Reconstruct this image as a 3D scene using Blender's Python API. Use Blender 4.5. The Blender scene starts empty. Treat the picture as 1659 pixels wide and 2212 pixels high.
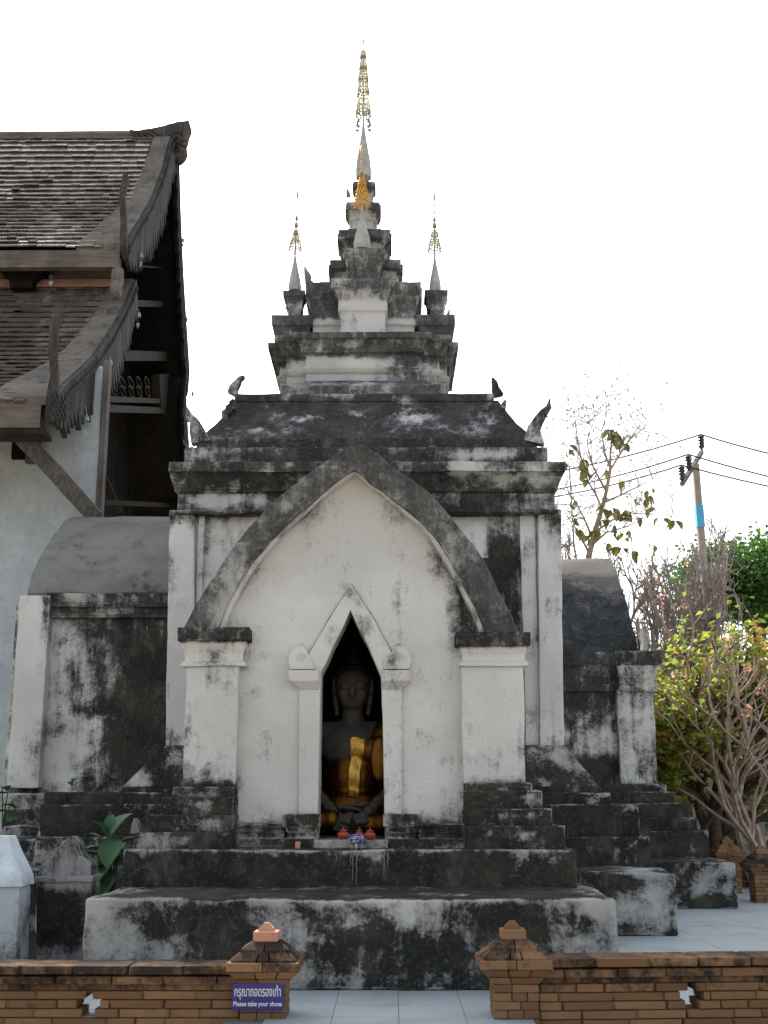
import bpy, bmesh, math, random
from math import radians, sin, cos, pi, exp, sqrt, atan2, tan, floor
from mathutils import Vector, Matrix, noise, Euler
random.seed(7)
S = bpy.context.scene
COL = S.collection
# ---------------------------------------------------------------- camera
EYE = Vector((0, 0, 1.5)); F = 2600.0; PW, PH = 1659.0, 2212.0
PITCH = radians(13.2); YAW = radians(0.35)
cam = bpy.data.cameras.new('camera'); cam_o = bpy.data.objects.new('camera', cam); COL.objects.link(cam_o)
cam_o.rotation_euler = (pi/2 + PITCH, 0, YAW); cam_o.location = EYE
cam.sensor_fit = 'VERTICAL'; cam.sensor_height = 24.0; cam.lens = 24.0*F/PH
cam.clip_start = 0.1; cam.clip_end = 2000
S.camera = cam_o
# ---------------------------------------------------------------- world, sun, exposure
SUN = Vector((-0.45, 1.0, 0.97)).normalized()
w = bpy.data.worlds.new("World"); S.world = w; w.use_nodes = True
wn, wl = w.node_tree.nodes, w.node_tree.links
sk = wn.new('ShaderNodeTexSky'); sk.sky_type = 'NISHITA'; sk.sun_disc = False
sk.sun_elevation = math.asin(SUN.z); sk.sun_rotation = atan2(SUN.x, SUN.y)
sk.dust_density = 2.5; sk.air_density = 1.2; sk.ozone_density = 1.0
hs = wn.new('ShaderNodeHueSaturation'); hs.inputs['Saturation'].default_value = 0.38
wl.new(sk.outputs[0], hs.inputs['Color']); wl.new(hs.outputs[0], wn['Background'].inputs[0])
wn['Background'].inputs[1].default_value = 0.15
sl = bpy.data.lights.new('sun', 'SUN'); sl.energy = 4.5; sl.angle = radians(0.6); sl.color = (1, 0.94, 0.84)
so = bpy.data.objects.new('sun', sl); COL.objects.link(so); so.rotation_euler = SUN.to_track_quat('Z', 'Y').to_euler()
S.view_settings.view_transform = 'Standard'; S.view_settings.look = 'None'
S.view_settings.exposure = 1.0; S.view_settings.gamma = 1.0; S.view_settings.use_curve_mapping = False

# ---------------------------------------------------------------- measuring: ray through a photo point meets a plane of the place
RM = Euler((pi/2 + PITCH, 0, YAW)).to_matrix()
def ray(px, py): return RM @ Vector((px - PW/2, -(py - PH/2), -F))
def W(px, py, Y):
    d = ray(px, py); return EYE + d*(Y/d.y)
def WX(px, py, X):
    d = ray(px, py); return EYE + d*(X/d.x)
def wx(px, py, Y): return W(px, py, Y).x
def wz(py, Y, px=845): return W(px, py, Y).z

# ---------------------------------------------------------------- materials
def newmat(name):
    m = bpy.data.materials.new(name); m.use_nodes = True
    return m, m.node_tree.nodes, m.node_tree.links, m.node_tree.nodes['Principled BSDF']
class NB:
    def __init__(s, m): s.n = m.node_tree.nodes; s.l = m.node_tree.links
    def math(s, op, a, b=None, clamp=False):
        q = s.n.new('ShaderNodeMath'); q.operation = op; q.use_clamp = clamp
        for i, v in enumerate((a, b)):
            if v is None: continue
            if isinstance(v, (int, float)): q.inputs[i].default_value = v
            else: s.l.new(v, q.inputs[i])
        return q.outputs[0]
    def ss(s, v, a, b):
        q = s.n.new('ShaderNodeMapRange'); q.interpolation_type = 'SMOOTHSTEP'
        s.l.new(v, q.inputs[0]); q.inputs[1].default_value = a; q.inputs[2].default_value = b
        return q.outputs[0]
    def noise(s, vec, scale, detail=4, rough=.6, st=(1, 1, 1), off=0, dist=0):
        mp = s.n.new('ShaderNodeMapping'); mp.inputs['Scale'].default_value = st; mp.inputs['Location'].default_value = (off, off*.7, off*.3)
        s.l.new(vec, mp.inputs[0])
        q = s.n.new('ShaderNodeTexNoise'); q.inputs['Scale'].default_value = scale; q.inputs['Detail'].default_value = detail
        q.inputs['Roughness'].default_value = rough; q.inputs['Distortion'].default_value = dist
        s.l.new(mp.outputs[0], q.inputs['Vector']); return q.outputs[0]
    def mix(s, f, a, b, mode='MIX'):
        q = s.n.new('ShaderNodeMix'); q.data_type = 'RGBA'; q.blend_type = mode
        if isinstance(f, (int, float)): q.inputs[0].default_value = f
        else: s.l.new(f, q.inputs[0])
        for i, v in ((6, a), (7, b)):
            if isinstance(v, tuple): q.inputs[i].default_value = v + (1,)
            else: s.l.new(v, q.inputs[i])
        return q.outputs[2]
    def pos(s):
        g = s.n.new('ShaderNodeNewGeometry'); return g.outputs['Position']
    def obj(s):
        g = s.n.new('ShaderNodeTexCoord'); return g.outputs['Object']
    def rnd(s):
        g = s.n.new('ShaderNodeObjectInfo'); return g.outputs['Random']
    def bump(s, h, strength, dist, bsdf):
        b = s.n.new('ShaderNodeBump'); b.inputs['Strength'].default_value = strength; b.inputs['Distance'].default_value = dist
        s.l.new(h, b.inputs['Height']); s.l.new(b.outputs[0], bsdf.inputs['Normal'])

def plaster_mat(name, white, white2, black, black2, ng=(.36, .80), grey=(.15, .15, .145), streak=1.25, s1=1.7, patch=.9, softw=.8):
    m, n, l, B = newmat(name); q = NB(m); P = q.pos()
    a = n.new('ShaderNodeAttribute'); a.attribute_name = 'grime'
    n1 = q.noise(P, s1, 8, .68, off=3)
    n2 = q.noise(P, 7, 7, .7, st=(1, 1, .13), off=9, dist=.3)
    n3 = q.noise(P, 34, 4, .7, off=5)
    n4 = q.noise(P, 5.5, 6, .72, off=21, dist=.6)
    v = q.math('ADD', a.outputs['Fac'], q.math('MULTIPLY', q.math('SUBTRACT', n1, .5), 2.0))
    v = q.math('ADD', v, q.math('MULTIPLY', q.math('SUBTRACT', n2, .5), streak))
    v = q.math('ADD', v, q.math('MULTIPLY', q.math('SUBTRACT', n4, .5), patch))
    v = q.math('ADD', v, q.math('MULTIPLY', q.math('SUBTRACT', n3, .5), .65))
    soft = q.ss(v, .05, .62); hard = q.ss(v, ng[0], ng[1])
    base = q.mix(q.ss(q.noise(P, .9, 5, .6, off=40), .35, .65), white, white2)
    base = q.mix(q.math('MULTIPLY', q.ss(q.noise(P, 60, 3, .6, off=2), .45, .8), .25), base, (.30, .29, .27))
    c = q.mix(q.math('MULTIPLY', soft, softw), base, grey)
    blk = q.mix(q.ss(q.noise(P, 2.3, 5, .6, off=60), .4, .62), black, black2)
    blk = q.mix(q.math('MULTIPLY', q.ss(q.noise(P, 26, 5, .75, off=33),   .5, .72), .55), blk, tuple(min(.3, x*4+.03) for x in black))
    blk = q.mix(q.math('MULTIPLY', q.ss(q.noise(P, 4.2, 7, .75, st=(1, 1, .6), off=71), .50, .72), .55), blk, tuple(x*2.6+.02 for x in black2))
    c = q.mix(hard, c, blk)
    l.new(c, B.inputs['Base Color']); B.inputs['Roughness'].default_value = .95; B.inputs['Specular IOR Level'].default_value = .15
    h = q.math('ADD', q.math('MULTIPLY', q.noise(P, 22, 6, .65), 1.0), q.math('MULTIPLY', hard, -.25))
    h = q.math('ADD', h, q.math('MULTIPLY', q.noise(P, 110, 3, .6), .35))
    q.bump(h, .55, .02, B)
    return m
M_PL = plaster_mat('weathered_plaster', (.70, .69, .665), (.58, .57, .545), (.024, .025, .024), (.045, .041, .034))  # stain blacks raised in place of veiling glare
M_PLP = plaster_mat('peeling_plinth_plaster', (.50, .49, .47), (.34, .33, .31), (.021, .022, .021), (.045, .040, .032), ng=(.42, .72), grey=(.15, .147, .14), streak=.75, s1=2.4, patch=1.25, softw=.8)
M_UP = plaster_mat('lichened_plaster', (.60, .59, .57), (.48, .47, .46), (.030, .031, .031), (.055, .054, .051), grey=(.17, .17, .168))
M_TOW = plaster_mat('glare_pale_lichened_tower', (.62, .61, .59), (.46, .46, .45), (.055, .056, .057), (.10, .10, .098), grey=(.25, .25, .248))  # lichened plaster, its colours lifted to paint in veiling glare
M_ARCH = plaster_mat('grey_lichened_arch', (.46, .45, .43), (.33, .32, .31), (.05, .05, .048), (.08, .079, .075), grey=(.15, .15, .147))
M_CEM = plaster_mat('grey_cement', (.27, .26, .24), (.20, .195, .18), (.04, .042, .04), (.06, .06, .055))
M_VAULT = plaster_mat('two_tone_vault_render', (.22, .20, .18), (.16, .15, .14), (.030, .033, .036), (.05, .052, .052), grey=(.09, .09, .09))
M_VERGE = plaster_mat('verge_mortar', (.20, .175, .14), (.15, .13, .11), (.05, .047, .042), (.07, .063, .055), grey=(.11, .10, .09))
M_STONE = plaster_mat('mouldy_stone', (.33, .32, .32), (.2, .2, .205), (.012, .014, .015), (.022, .022, .022))

def wood_mat(name, c1, c2, axis='z', scale=6, rough=.8, spec=.12, rnd=.35):
    m, n, l, B = newmat(name); q = NB(m); P = q.pos()
    st = {'z': (1, 1, .07), 'x': (.07, 1, 1), 'y': (1, .07, 1)}[axis]
    a = q.noise(P, scale*3, 6, .7, st=st); b = q.noise(P, 1.4, 4, .6)
    c = q.mix(q.ss(a, .3, .7), c1, c2)
    c = q.mix(q.math('MULTIPLY', q.ss(b, .45, .7), .5), c, tuple(x*.45 for x in c1))
    r = q.math('ADD', q.math('MULTIPLY', q.rnd(), rnd), 1-rnd/2)
    rr = n.new('ShaderNodeCombineColor'); [l.new(r, rr.inputs[i]) for i in range(3)]
    c = q.mix(1.0, c, rr.outputs[0], 'MULTIPLY')
    l.new(c, B.inputs['Base Color']); B.inputs['Roughness'].default_value = rough; B.inputs['Specular IOR Level'].default_value = spec
    q.bump(a, .5, .01, B); return m
M_WOODD = wood_mat('dark_old_wood', (.008, .0068, .006), (.019, .016, .0135), spec=.05)
M_WOODDX = wood_mat('dark_old_beam', (.026, .022, .019), (.05, .043, .036), axis='y')
M_WOODG = wood_mat('grey_weathered_wood', (.10, .09, .082), (.20, .18, .165))
M_WOODGX = wood_mat('grey_weathered_board', (.12, .10, .085), (.21, .18, .15), axis='x')
M_HORN = wood_mat('dark_grey_wood', (.05, .044, .04), (.12, .108, .098))
M_CARVE = wood_mat('carved_wood', (.025, .022, .021), (.10, .09, .09), scale=3)
M_TILE = wood_mat('roof_shingle', (.12, .098, .08), (.21, .178, .152), axis='z', scale=5, rough=.22, spec=1.0, rnd=.9)

def simple(name, col, rough=.8, spec=.3, metal=0, var=.3, scale=8, bump=.2, bd=.01):
    m, n, l, B = newmat(name); q = NB(m); P = q.pos()
    a = q.noise(P, scale, 5, .65); b = q.noise(P, scale*6, 4, .65, off=4)
    c = q.mix(q.ss(a, .3, .7), tuple(x*(1-var) for x in col), tuple(min(1, x*(1+var)) for x in col))
    c = q.mix(q.math('MULTIPLY', q.ss(b, .45, .75), .35), c, tuple(x*.5 for x in col))
    l.new(c, B.inputs['Base Color']); B.inputs['Roughness'].default_value = rough
    B.inputs['Specular IOR Level'].default_value = spec; B.inputs['Metallic'].default_value = metal
    if bump: q.bump(b, bump, bd, B)
    return m
M_GOLD = simple('gold_leaf', (.72, .42, .09), .36, .5, 1, .3, 14, .5)
M_GOLDR = simple('gilded_robe', (.20, .085, .018), .42, .5, 1, .35, 9, .6)
M_SILV = simple('dull_metal', (.30, .29, .30), .5, .5, .9, .3, 20)
M_PALEG = simple('pale_gilded_filigree', (.70, .64, .38), .55, .5, .3, .25, 14)
M_PALEB = simple('tarnished_gilt', (.50, .42, .22), .5, .5, .5, .25, 14)
M_CONE = simple('concrete_spire', (.40, .40, .38), .9, .2, 0, .18, 7, .3)
M_SKIN = simple('grey_lacquer', (.095, .083, .075), .7, .3, 0, .15, 5, .2)
M_LIP = simple('red_lip_paint', (.22, .03, .03), .6)
M_HAIR = simple('black_lacquer', (.015, .015, .02), .6)
M_DARK = simple('dark_plaster', (.045, .042, .04), .95, .1)  # one even dark tone, for the inner room and other dark parts
M_CLAY = simple('red_clay', (.33, .055, .035), .45, .5, 0, .2, 25, .1)
M_WALLW = simple('whitewash', (.50, .55, .58), .9, .2, 0, .11, 1.6, .25, .006)
M_WALLB = simple('pale_blue_wash', (.52, .58, .62), .9, .2, 0, .22, 3, .3)
M_PINK = simple('pink_mortar', (.36, .21, .17), .9, .2, 0, .2, 6)
M_SALMON = simple('new_terracotta', (.52, .25, .17), .85, .2, 0, .12, 20, .3)
M_POLE = simple('concrete_pole', (.34, .31, .27), .9, .2, 0, .15, 6, .2)
M_CYAN = simple('sky_blue_paint', (.10, .42, .68), .6, .3, 0, .08)
M_CERAM = simple('brown_ceramic', (.045, .03, .035), .3, .5, 0, .2)
M_WIRE = simple('cable_black', (.03, .03, .032), .6, .3, 0, .1, 5, 0)
M_SOIL = simple('dark_soil', (.035, .03, .024), .98, .05, 0, .4, 5, .8, .04)
M_GROUND = simple('dusty_ground', (.30, .26, .20), .95, .1, 0, .25, 1.2, .5, .03)
M_BARK = simple('pale_bark', (.36, .28, .22), .9, .15, 0, .3, 9, .5)
M_BARKD = simple('dark_bark', (.10, .075, .055), .9, .15, 0, .3, 9, .5)
M_TWIG = simple('grey_twig', (.30, .265, .245), .9, .15, 0, .25, 5, .2)

def leaf_mat(name, c1, c2, c3, trans=.35):
    m, n, l, B = newmat(name); q = NB(m)
    a = n.new('ShaderNodeAttribute'); a.attribute_name = 'tint'
    c = q.mix(q.ss(a.outputs['Fac'], 0, .55), c1, c2); c = q.mix(q.ss(a.outputs['Fac'], .55, 1), c, c3)
    l.new(c, B.inputs['Base Color']); B.inputs['Roughness'].default_value = .45; B.inputs['Specular IOR Level'].default_value = .35
    t = n.new('ShaderNodeBsdfTranslucent'); l.new(c, t.inputs[0])
    mx = n.new('ShaderNodeMixShader'); mx.inputs[0].default_value = trans
    l.new(B.outputs[0], mx.inputs[1]); l.new(t.outputs[0], mx.inputs[2])
    l.new(mx.outputs[0], n['Material Output'].inputs[0]); return m
M_LYEL = leaf_mat('yellowing_leaves', (.20, .28, .05), (.38, .40, .07), (.52, .27, .09), .6)
M_LGRN = leaf_mat('green_leaves', (.035, .10, .02), (.07, .16, .025), (.12, .22, .03), .4)
M_LOLV = leaf_mat('olive_leaves', (.09, .10, .03), (.15, .14, .03), (.23, .13, .05), .3)
M_LBIG = leaf_mat('broad_leaf', (.03, .09, .035), (.05, .13, .05), (.06, .16, .05), .2)
M_FLOW = leaf_mat('pink_blossom', (.75, .38, .32), (.8, .45, .36), (.8, .55, .48), .35)
M_GREYT = leaf_mat('distant_grey_leaves', (.25, .26, .25), (.30, .30, .29), (.34, .33, .31), .4)

def brick_mat():
    m, n, l, B = newmat('old_brick'); q = NB(m); P = q.pos()
    r = q.rnd()
    c = q.mix(q.ss(r, 0, 1), (.165, .090, .050), (.27, .155, .085))
    c = q.mix(q.math('MULTIPLY', q.ss(q.noise(P, 9, 5, .7), .45, .7), .6), c, (.19, .13, .06))
    a = n.new('ShaderNodeAttribute'); a.attribute_name = 'soot'
    a.attribute_type = 'OBJECT'
    k = q.math('ADD', a.outputs['Fac'], q.math('MULTIPLY', q.math('SUBTRACT', q.noise(P, 7, 6, .72, off=8), .5), 1.6))
    c = q.mix(q.ss(k, .25, .75), c, (.035, .026, .022))
    c = q.mix(q.math('MULTIPLY', q.ss(q.noise(P, 40, 4, .7, off=3), .55, .75), .4), c, (.09, .07, .05))
    l.new(c, B.inputs['Base Color']); B.inputs['Roughness'].default_value = .93; B.inputs['Specular IOR Level'].default_value = .15
    q.bump(q.noise(P, 60, 6, .7), .8, .008, B); return m
M_BRICK = brick_mat()
M_JOINT = simple('grey_grout', (.20, .21, .21), .95, .05, 0, .15, 20, .2)
M_MORTAR = simple('mortar', (.10, .055, .028), .98, .05, 0, .25, 20, .5)

def floor_mat():
    m, n, l, B = newmat('pale_granite_tile'); q = NB(m); P = q.pos()
    c = q.mix(q.ss(q.noise(P, 160, 3, .8), .35, .65), (.34, .385, .40), (.46, .51, .525))
    c = q.mix(q.math('MULTIPLY', q.rnd(), .3), c, (.34, .375, .39))
    c = q.mix(q.math('MULTIPLY', q.ss(q.noise(P, 1.1, 8, .7, dist=.5), .42, .7), .5), c, (.22, .23, .22))
    l.new(c, B.inputs['Base Color']); B.inputs['Roughness'].default_value = .6; B.inputs['Specular IOR Level'].default_value = .3
    return m
M_FLOOR = floor_mat()
def enamel_mat():
    m, n, l, B = newmat('blue_enamel'); q = NB(m); P = q.pos()
    c = q.mix(q.noise(P, 4, 4), (.018, .014, .16), (.025, .02, .20)); l.new(c, B.inputs['Base Color']); B.inputs['Roughness'].default_value = .4; return m
M_SIGN = enamel_mat()
M_LET = simple('white_lettering', (.68, .68, .64), .6, .3, 0, .05, 30, 0)
def bluewhite():
    m, n, l, B = newmat('blue_and_white_glaze'); q = NB(m)
    v = n.new('ShaderNodeTexVoronoi'); v.inputs['Scale'].default_value = 70; l.new(q.obj(), v.inputs[0])
    c = q.mix(q.ss(v.outputs[0], .38, .45), (.6, .62, .64), (.04, .06, .22)); l.new(c, B.inputs['Base Color']); B.inputs['Roughness'].default_value = .2; return m
M_BW = bluewhite()

# ---------------------------------------------------------------- object helpers
def link(name, me, parent=None, loc=None):
    o = bpy.data.objects.new(name, me); COL.objects.link(o)
    if parent is not None:
        o.parent = parent
        o.location = -WL(parent) if loc is None else Vector(loc)
    elif loc is not None: o.location = loc
    return o
WLOC = {}
def WL(o): return WLOC.get(o.name, Vector((0, 0, 0)))
def thing(name, label, cat, loc=(0, 0, 0), group=None):
    o = bpy.data.objects.new(name, None); COL.objects.link(o); o.location = loc; o.empty_display_size = .2
    WLOC[o.name] = Vector(loc)
    o['label'] = label; o['category'] = cat
    if group: o['group'] = group
    return o
def tag(o, label, cat, group=None):
    o['label'] = label; o['category'] = cat
    if group: o['group'] = group
    return o
def mesh(bm, mat, smooth=None, name='mesh'):
    me = bpy.data.meshes.new(name); bm.to_mesh(me); bm.free(); me.materials.append(mat)
    if smooth is not None:
        me.shade_smooth(); me.set_sharp_from_angle(angle=radians(smooth))
    return me
def part(name, bm, mat, parent, smooth=None):
    """bm in world coordinates; child of `parent`, whichever depth"""
    me = mesh(bm, mat, smooth, name); o = bpy.data.objects.new(name, me); COL.objects.link(o)
    o.parent = parent
    # chain parents sit at their own offset; all part objects keep world coordinates
    o.location = -WL(parent); WLOC[o.name] = Vector((0, 0, 0))
    return o
def box(bm, x0, x1, y0, y1, z0, z1):
    vs = [bm.verts.new(p) for p in ((x0, y0, z0), (x1, y0, z0), (x1, y1, z0), (x0, y1, z0), (x0, y0, z1), (x1, y0, z1), (x1, y1, z1), (x0, y1, z1))]
    for f in ((0, 3, 2, 1), (4, 5, 6, 7), (0, 1, 5, 4), (1, 2, 6, 5), (2, 3, 7, 6), (3, 0, 4, 7)): bm.faces.new([vs[i] for i in f])
    return vs
def rings(bm, rs, capb=True, capt=True):
    """rs: list of closed loops (same count) stacked"""
    L = [[bm.verts.new(p) for p in r] for r in rs]; n = len(L[0])
    for a, b in zip(L, L[1:]):
        for i in range(n):
            j = (i+1) % n; bm.faces.new((a[i], a[j], b[j], b[i]))
    if capb: bm.faces.new(list(reversed(L[0])))
    if capt: bm.faces.new(L[-1])
def rect(x0, x1, y0, y1, z): return [(x0, y0, z), (x1, y0, z), (x1, y1, z), (x0, y1, z)]
def prism_y(bm, pts, y0, y1):
    """pts: (x,z) outline, extruded along Y"""
    rings(bm, [[(x, y1, z) for x, z in pts], [(x, y0, z) for x, z in pts]])
def prism_x(bm, pts, x0, x1):
    rings(bm, [[(x0, y, z) for y, z in pts], [(x1, y, z) for y, z in pts]])
def tube(bm, pts, rad, seg=6, cap=True):
    L = []; n = len(pts); ref = None
    for i, p in enumerate(pts):
        p = Vector(p); d = (Vector(pts[min(i+1, n-1)]) - Vector(pts[max(i-1, 0)]))
        if d.length < 1e-9: d = Vector((0, 0, 1))
        d.normalize()
        if ref is None: ref = d.orthogonal().normalized()
        ref = (ref - d*ref.dot(d)); ref = ref.normalized() if ref.length > 1e-6 else d.orthogonal().normalized()
        b = d.cross(ref); r = rad[i] if isinstance(rad, (list, tuple)) else rad
        L.append([bm.verts.new(p + (ref*cos(2*pi*k/seg) + b*sin(2*pi*k/seg))*r) for k in range(seg)])
    for a, b in zip(L, L[1:]):
        for k in range(seg):
            j = (k+1) % seg; bm.faces.new((a[k], a[j], b[j], b[k]))
    if cap and seg > 2:
        bm.faces.new(list(reversed(L[0]))); bm.faces.new(L[-1])
def lathe(bm, prof, c, seg=16):
    cx, cy, cz = c
    rings(bm, [[(cx + max(r, .0005)*cos(2*pi*k/seg), cy + max(r, .0005)*sin(2*pi*k/seg), cz + z) for k in range(seg)] for r, z in prof])
def ell(bm, c, r, seg=14, ring=9, rot=None):
    q = bmesh.ops.create_uvsphere(bm, u_segments=seg, v_segments=ring, radius=1)
    mt = Matrix.Translation(c) @ (rot.to_4x4() if rot else Matrix()) @ Matrix.Diagonal((r[0], r[1], r[2], 1))
    bmesh.ops.transform(bm, matrix=mt, verts=q['verts'])

def slices(bm, res, ymax=None):
    bmesh.ops.triangulate(bm, faces=[f for f in bm.faces if len(f.verts) > 4])
    vs = [v.co for v in bm.verts]
    for ax in range(3):
        lo = min(v[ax] for v in vs); hi = max(v[ax] for v in vs); r = res if ax != 1 else res*1.6
        if ax == 1: hi = min(hi, lo + 3.5)
        k = int((hi-lo)/r)
        if k < 1: continue
        for i in range(1, k+1):
            c = lo + (hi-lo)*i/(k+1); no = [0, 0, 0]; no[ax] = 1; co = [0, 0, 0]; co[ax] = c
            bmesh.ops.bisect_plane(bm, geom=bm.verts[:] + bm.edges[:] + bm.faces[:], plane_co=co, plane_no=no, dist=1e-5)
def plaster(name, bm, parent, g, mat=None, res=.13, bevel=.02, jit=.012, seg=2):
    """old render: worn rounded edges, slightly uneven faces, and a grime map g(co, normal) for its stains"""
    if mat is None and name in ('plinth_step', 'pedestal_step', 'side_plinth_step', 'sloping_skirt', 'wall_base_moulding', 'door_sill'): mat = M_PLP
    bm.normal_update()
    if bevel:
        es = [e for e in bm.edges if len(e.link_faces) == 2 and e.calc_face_angle(0) > .35]
        bmesh.ops.bevel(bm, geom=es, offset=bevel, segments=seg, profile=.6, affect='EDGES', clamp_overlap=True)
    slices(bm, res)
    bm.normal_update()
    gl = bm.verts.layers.float.new('grime')
    for v in bm.verts:
        n_ = v.normal; k = max(abs(n_.x), abs(n_.y), abs(n_.z)); w_ = g(v.co, n_)
        if mat in (M_UP, M_TOW) and w_ > .35: w_ += .15
        elif mat in (None, M_PLP) and w_ > .5: w_ = min(w_, .98) + .05
        if bevel and k < .93 and w_ > .3: w_ -= (.34 if mat is M_PLP else .16)*(.6+1.2*noise.noise(v.co*3))      # pale edges: wear, plus rim highlights put into the colour
        v[gl] = w_
    for v in bm.verts:
        v.co += (noise.noise_vector(v.co*2.3)*jit*.8 + noise.noise_vector(v.co*8)*jit*.6)
    return part(name, bm, mat or M_PL, parent, 38)
def blobs(Y, lst):
    """stains given as (px, py, rx, ry, amount) on the face at depth Y -> function of world x, z"""
    L = []
    for px, py, rx, ry, a in lst:
        p = W(px, py, Y); sc = (W(px+1, py, Y) - p).x
        L.append((p.x, p.z, rx*sc, ry*sc, a))
    return lambda co: sum(a*exp(-((co.x-x)/rx)**2 - ((co.z-z)/rz)**2) for x, z, rx, rz, a in L)

# ---------------------------------------------------------------- ground and terrace
bm = bmesh.new(); box(bm, -300, 300, -60, 600, -.6, -.14)
g = link('ground', mesh(bm, M_GROUND)); g['kind'] = 'structure'
bm = bmesh.new(); box(bm, -6.5, .949, 8.98, 26, -.3, -.012); box(bm, .951, 9.0, 9.25, 26, -.3, -.012); box(bm, -1.15, .95, 8.4, 8.979, -.3, -.012)
terr = bpy.data.objects.new('terrace_floor', mesh(bm, M_JOINT)); COL.objects.link(terr); terr['kind'] = 'structure'
TS = .46; tiles = []
for i in range(-8, 26):
    for j in range(0, 34):
        x = .05 + i*TS; y = 8.45 + j*TS
        if x > 8.5 or (y < 8.9 and not -1.2 < x < .6) or (y < 9.3 and x > .8): continue
        vis = (y < 10.1 and -1.3 < x < 1.5) or (x > 1.3 and y > 9.2 and x < y*.36 + .5)
        tiles.append((not vis, y, x))
tiles.sort()
me0 = None; stuff = bmesh.new(); cnt = 0
for hid, y, x in tiles:
    if not hid and cnt < 290:
        if me0 is None:
            b = bmesh.new(); box(b, 0, TS-.004, 0, TS-.004, -.012, 0); me0 = mesh(b, M_FLOOR, name='floor_tile')
        o = bpy.data.objects.new('floor_tile', me0); COL.objects.link(o); o.parent = terr; o.location = (x, y, random.uniform(-.0015, .0015)); cnt += 1
    else: box(stuff, x, x+TS-.006, y, y+TS-.006, -.012, 0)
st = part('outer_floor_tiles', stuff, M_FLOOR, terr); st['kind'] = 'stuff'

# ================================================================ SHRINE
shrine = thing('shrine', 'old mouldy white plaster shrine with pointed doorway and stepped tower roof', 'shrine', (0, 0, 0))
def P2(pts, Y): return [(W(x, y, Y).x, W(x, y, Y).z) for x, y in pts]
def ledge(co, nz):       # ledges gather mould
    return .35 if nz > .6 else 0

# --- front porch plinth steps
Y1 = 10.05
zt1 = wz(1941, Y1)
bm = bmesh.new(); box(bm, wx(180, 2000, Y1), wx(1333, 2000, Y1), Y1, 15, 0, zt1)
bl = blobs(Y1, [(240, 2010, 60, 60, -.35), (330, 2060, 90, 45, -.35), (205, 1965, 40, 25, -.3), (460, 1975, 60, 40, .25), (440, 2030, 70, 50, .25),
                (570, 1985, 40, 40, -.22), (650, 1990, 45, 28, -.2), (780, 1985, 45, 35, -.38), (900, 1975, 60, 28, -.35), (1290, 1965, 40, 25, -.4), (1000, 1990, 30, 20, -.2),
                (1230, 2050, 80, 35, -.38), (640, 2120, 40, 30, -.5), (775, 2085, 14, 34, -.5), (700, 2105, 60, 20, -.2), (1000, 2110, 60, 30, -.18), (900, 2060, 90, 40, .2), (1120, 2000, 60, 40, .3), (700, 2080, 60, 40, .2), (1325, 2000, 14, 80, -.3)])
plaster('plinth_step', bm, shrine, lambda c, n: (.70 + bl(c)*1.1 + ledge(c, n.z)*.35 + .10*max(0, 1-c.z/.3)) - (.22 if n.z < .6 and abs(c.z-zt1) < .08 else 0), res=.09, bevel=.035, jit=.02, seg=3)
Y2 = 11.3; z2 = wz(1835, Y2)
bm = bmesh.new(); box(bm, wx(264, 1880, Y2), wx(1246, 1880, Y2), Y2, 15.1, zt1-.02, z2)
bl2 = blobs(Y2, [(1200, 1860, 28, 12, -.5), (1120, 1850, 15, 10, -.3), (815, 1857, 35, 14, -.45), (900, 1905, 12, 12, -.3), (660, 1880, 6, 6, -.3)])
plaster('plinth_step', bm, shrine, lambda c, n: .92 + bl2(c) - (.3 if abs(c.z-z2) < .04 else 0), res=.1, bevel=.03, jit=.015, seg=3)
# lime drips under the offerings
for k, (px, ln) in enumerate(((763, 60), (757, 30), (770, 75), (830, 50), (838, 30), (726, 22))):
    bm = bmesh.new(); a = W(px, 1842, Y2-.012); b_ = W(px, 1842+ln, Y2-.012)
    n_ = 6; tube(bm, [(a.x+random.uniform(-.006, .006), Y2-.006, a.z+(b_.z-a.z)*i/n_) for i in range(n_+1)], [.006*(1-.7*i/n_) for i in range(n_+1)], 5)
    part('lime_drip', bm, M_CEM, shrine)

def pedestal(x0, x1s, side):
    """stepped pedestal under a porch pillar; x0 the inner edge, x1s the outer edge of every step"""
    ys = [11.42, 11.50, 11.58, 11.64]; tops = [1799, 1761, 1721, 1699] if side < 0 else [1784, 1746, 1707, 1690]
    zb = z2-.02
    for k in range(4):
        zt = wz(tops[k], ys[k]); a = wx(x0, 1750, ys[k]); b = wx(x1s[k], 1750, ys[k])
        bm = bmesh.new(); box(bm, min(a, b), max(a, b), ys[k], 15.2, zb, zt)
        cxp = (x0 + x1s[k])/2 + random.uniform(-30, 30); cyp = tops[k] + 18
        q = blobs(ys[k], [(cxp+25, cyp, 22, 9, -.55), (cxp-40, cyp, 18, 8, -.25)])
        plaster('pedestal_step', bm, shrine, lambda c, n, q=q: (.68 + q(c)*.9 + ledge(c, n.z)*.1), res=.08, bevel=.02, jit=.012)
        zb = zt-.02
pedestal(504, [291, 316, 346, 369], -1)
pedestal(1006, [1220, 1194, 1174, 1153], 1)

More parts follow.
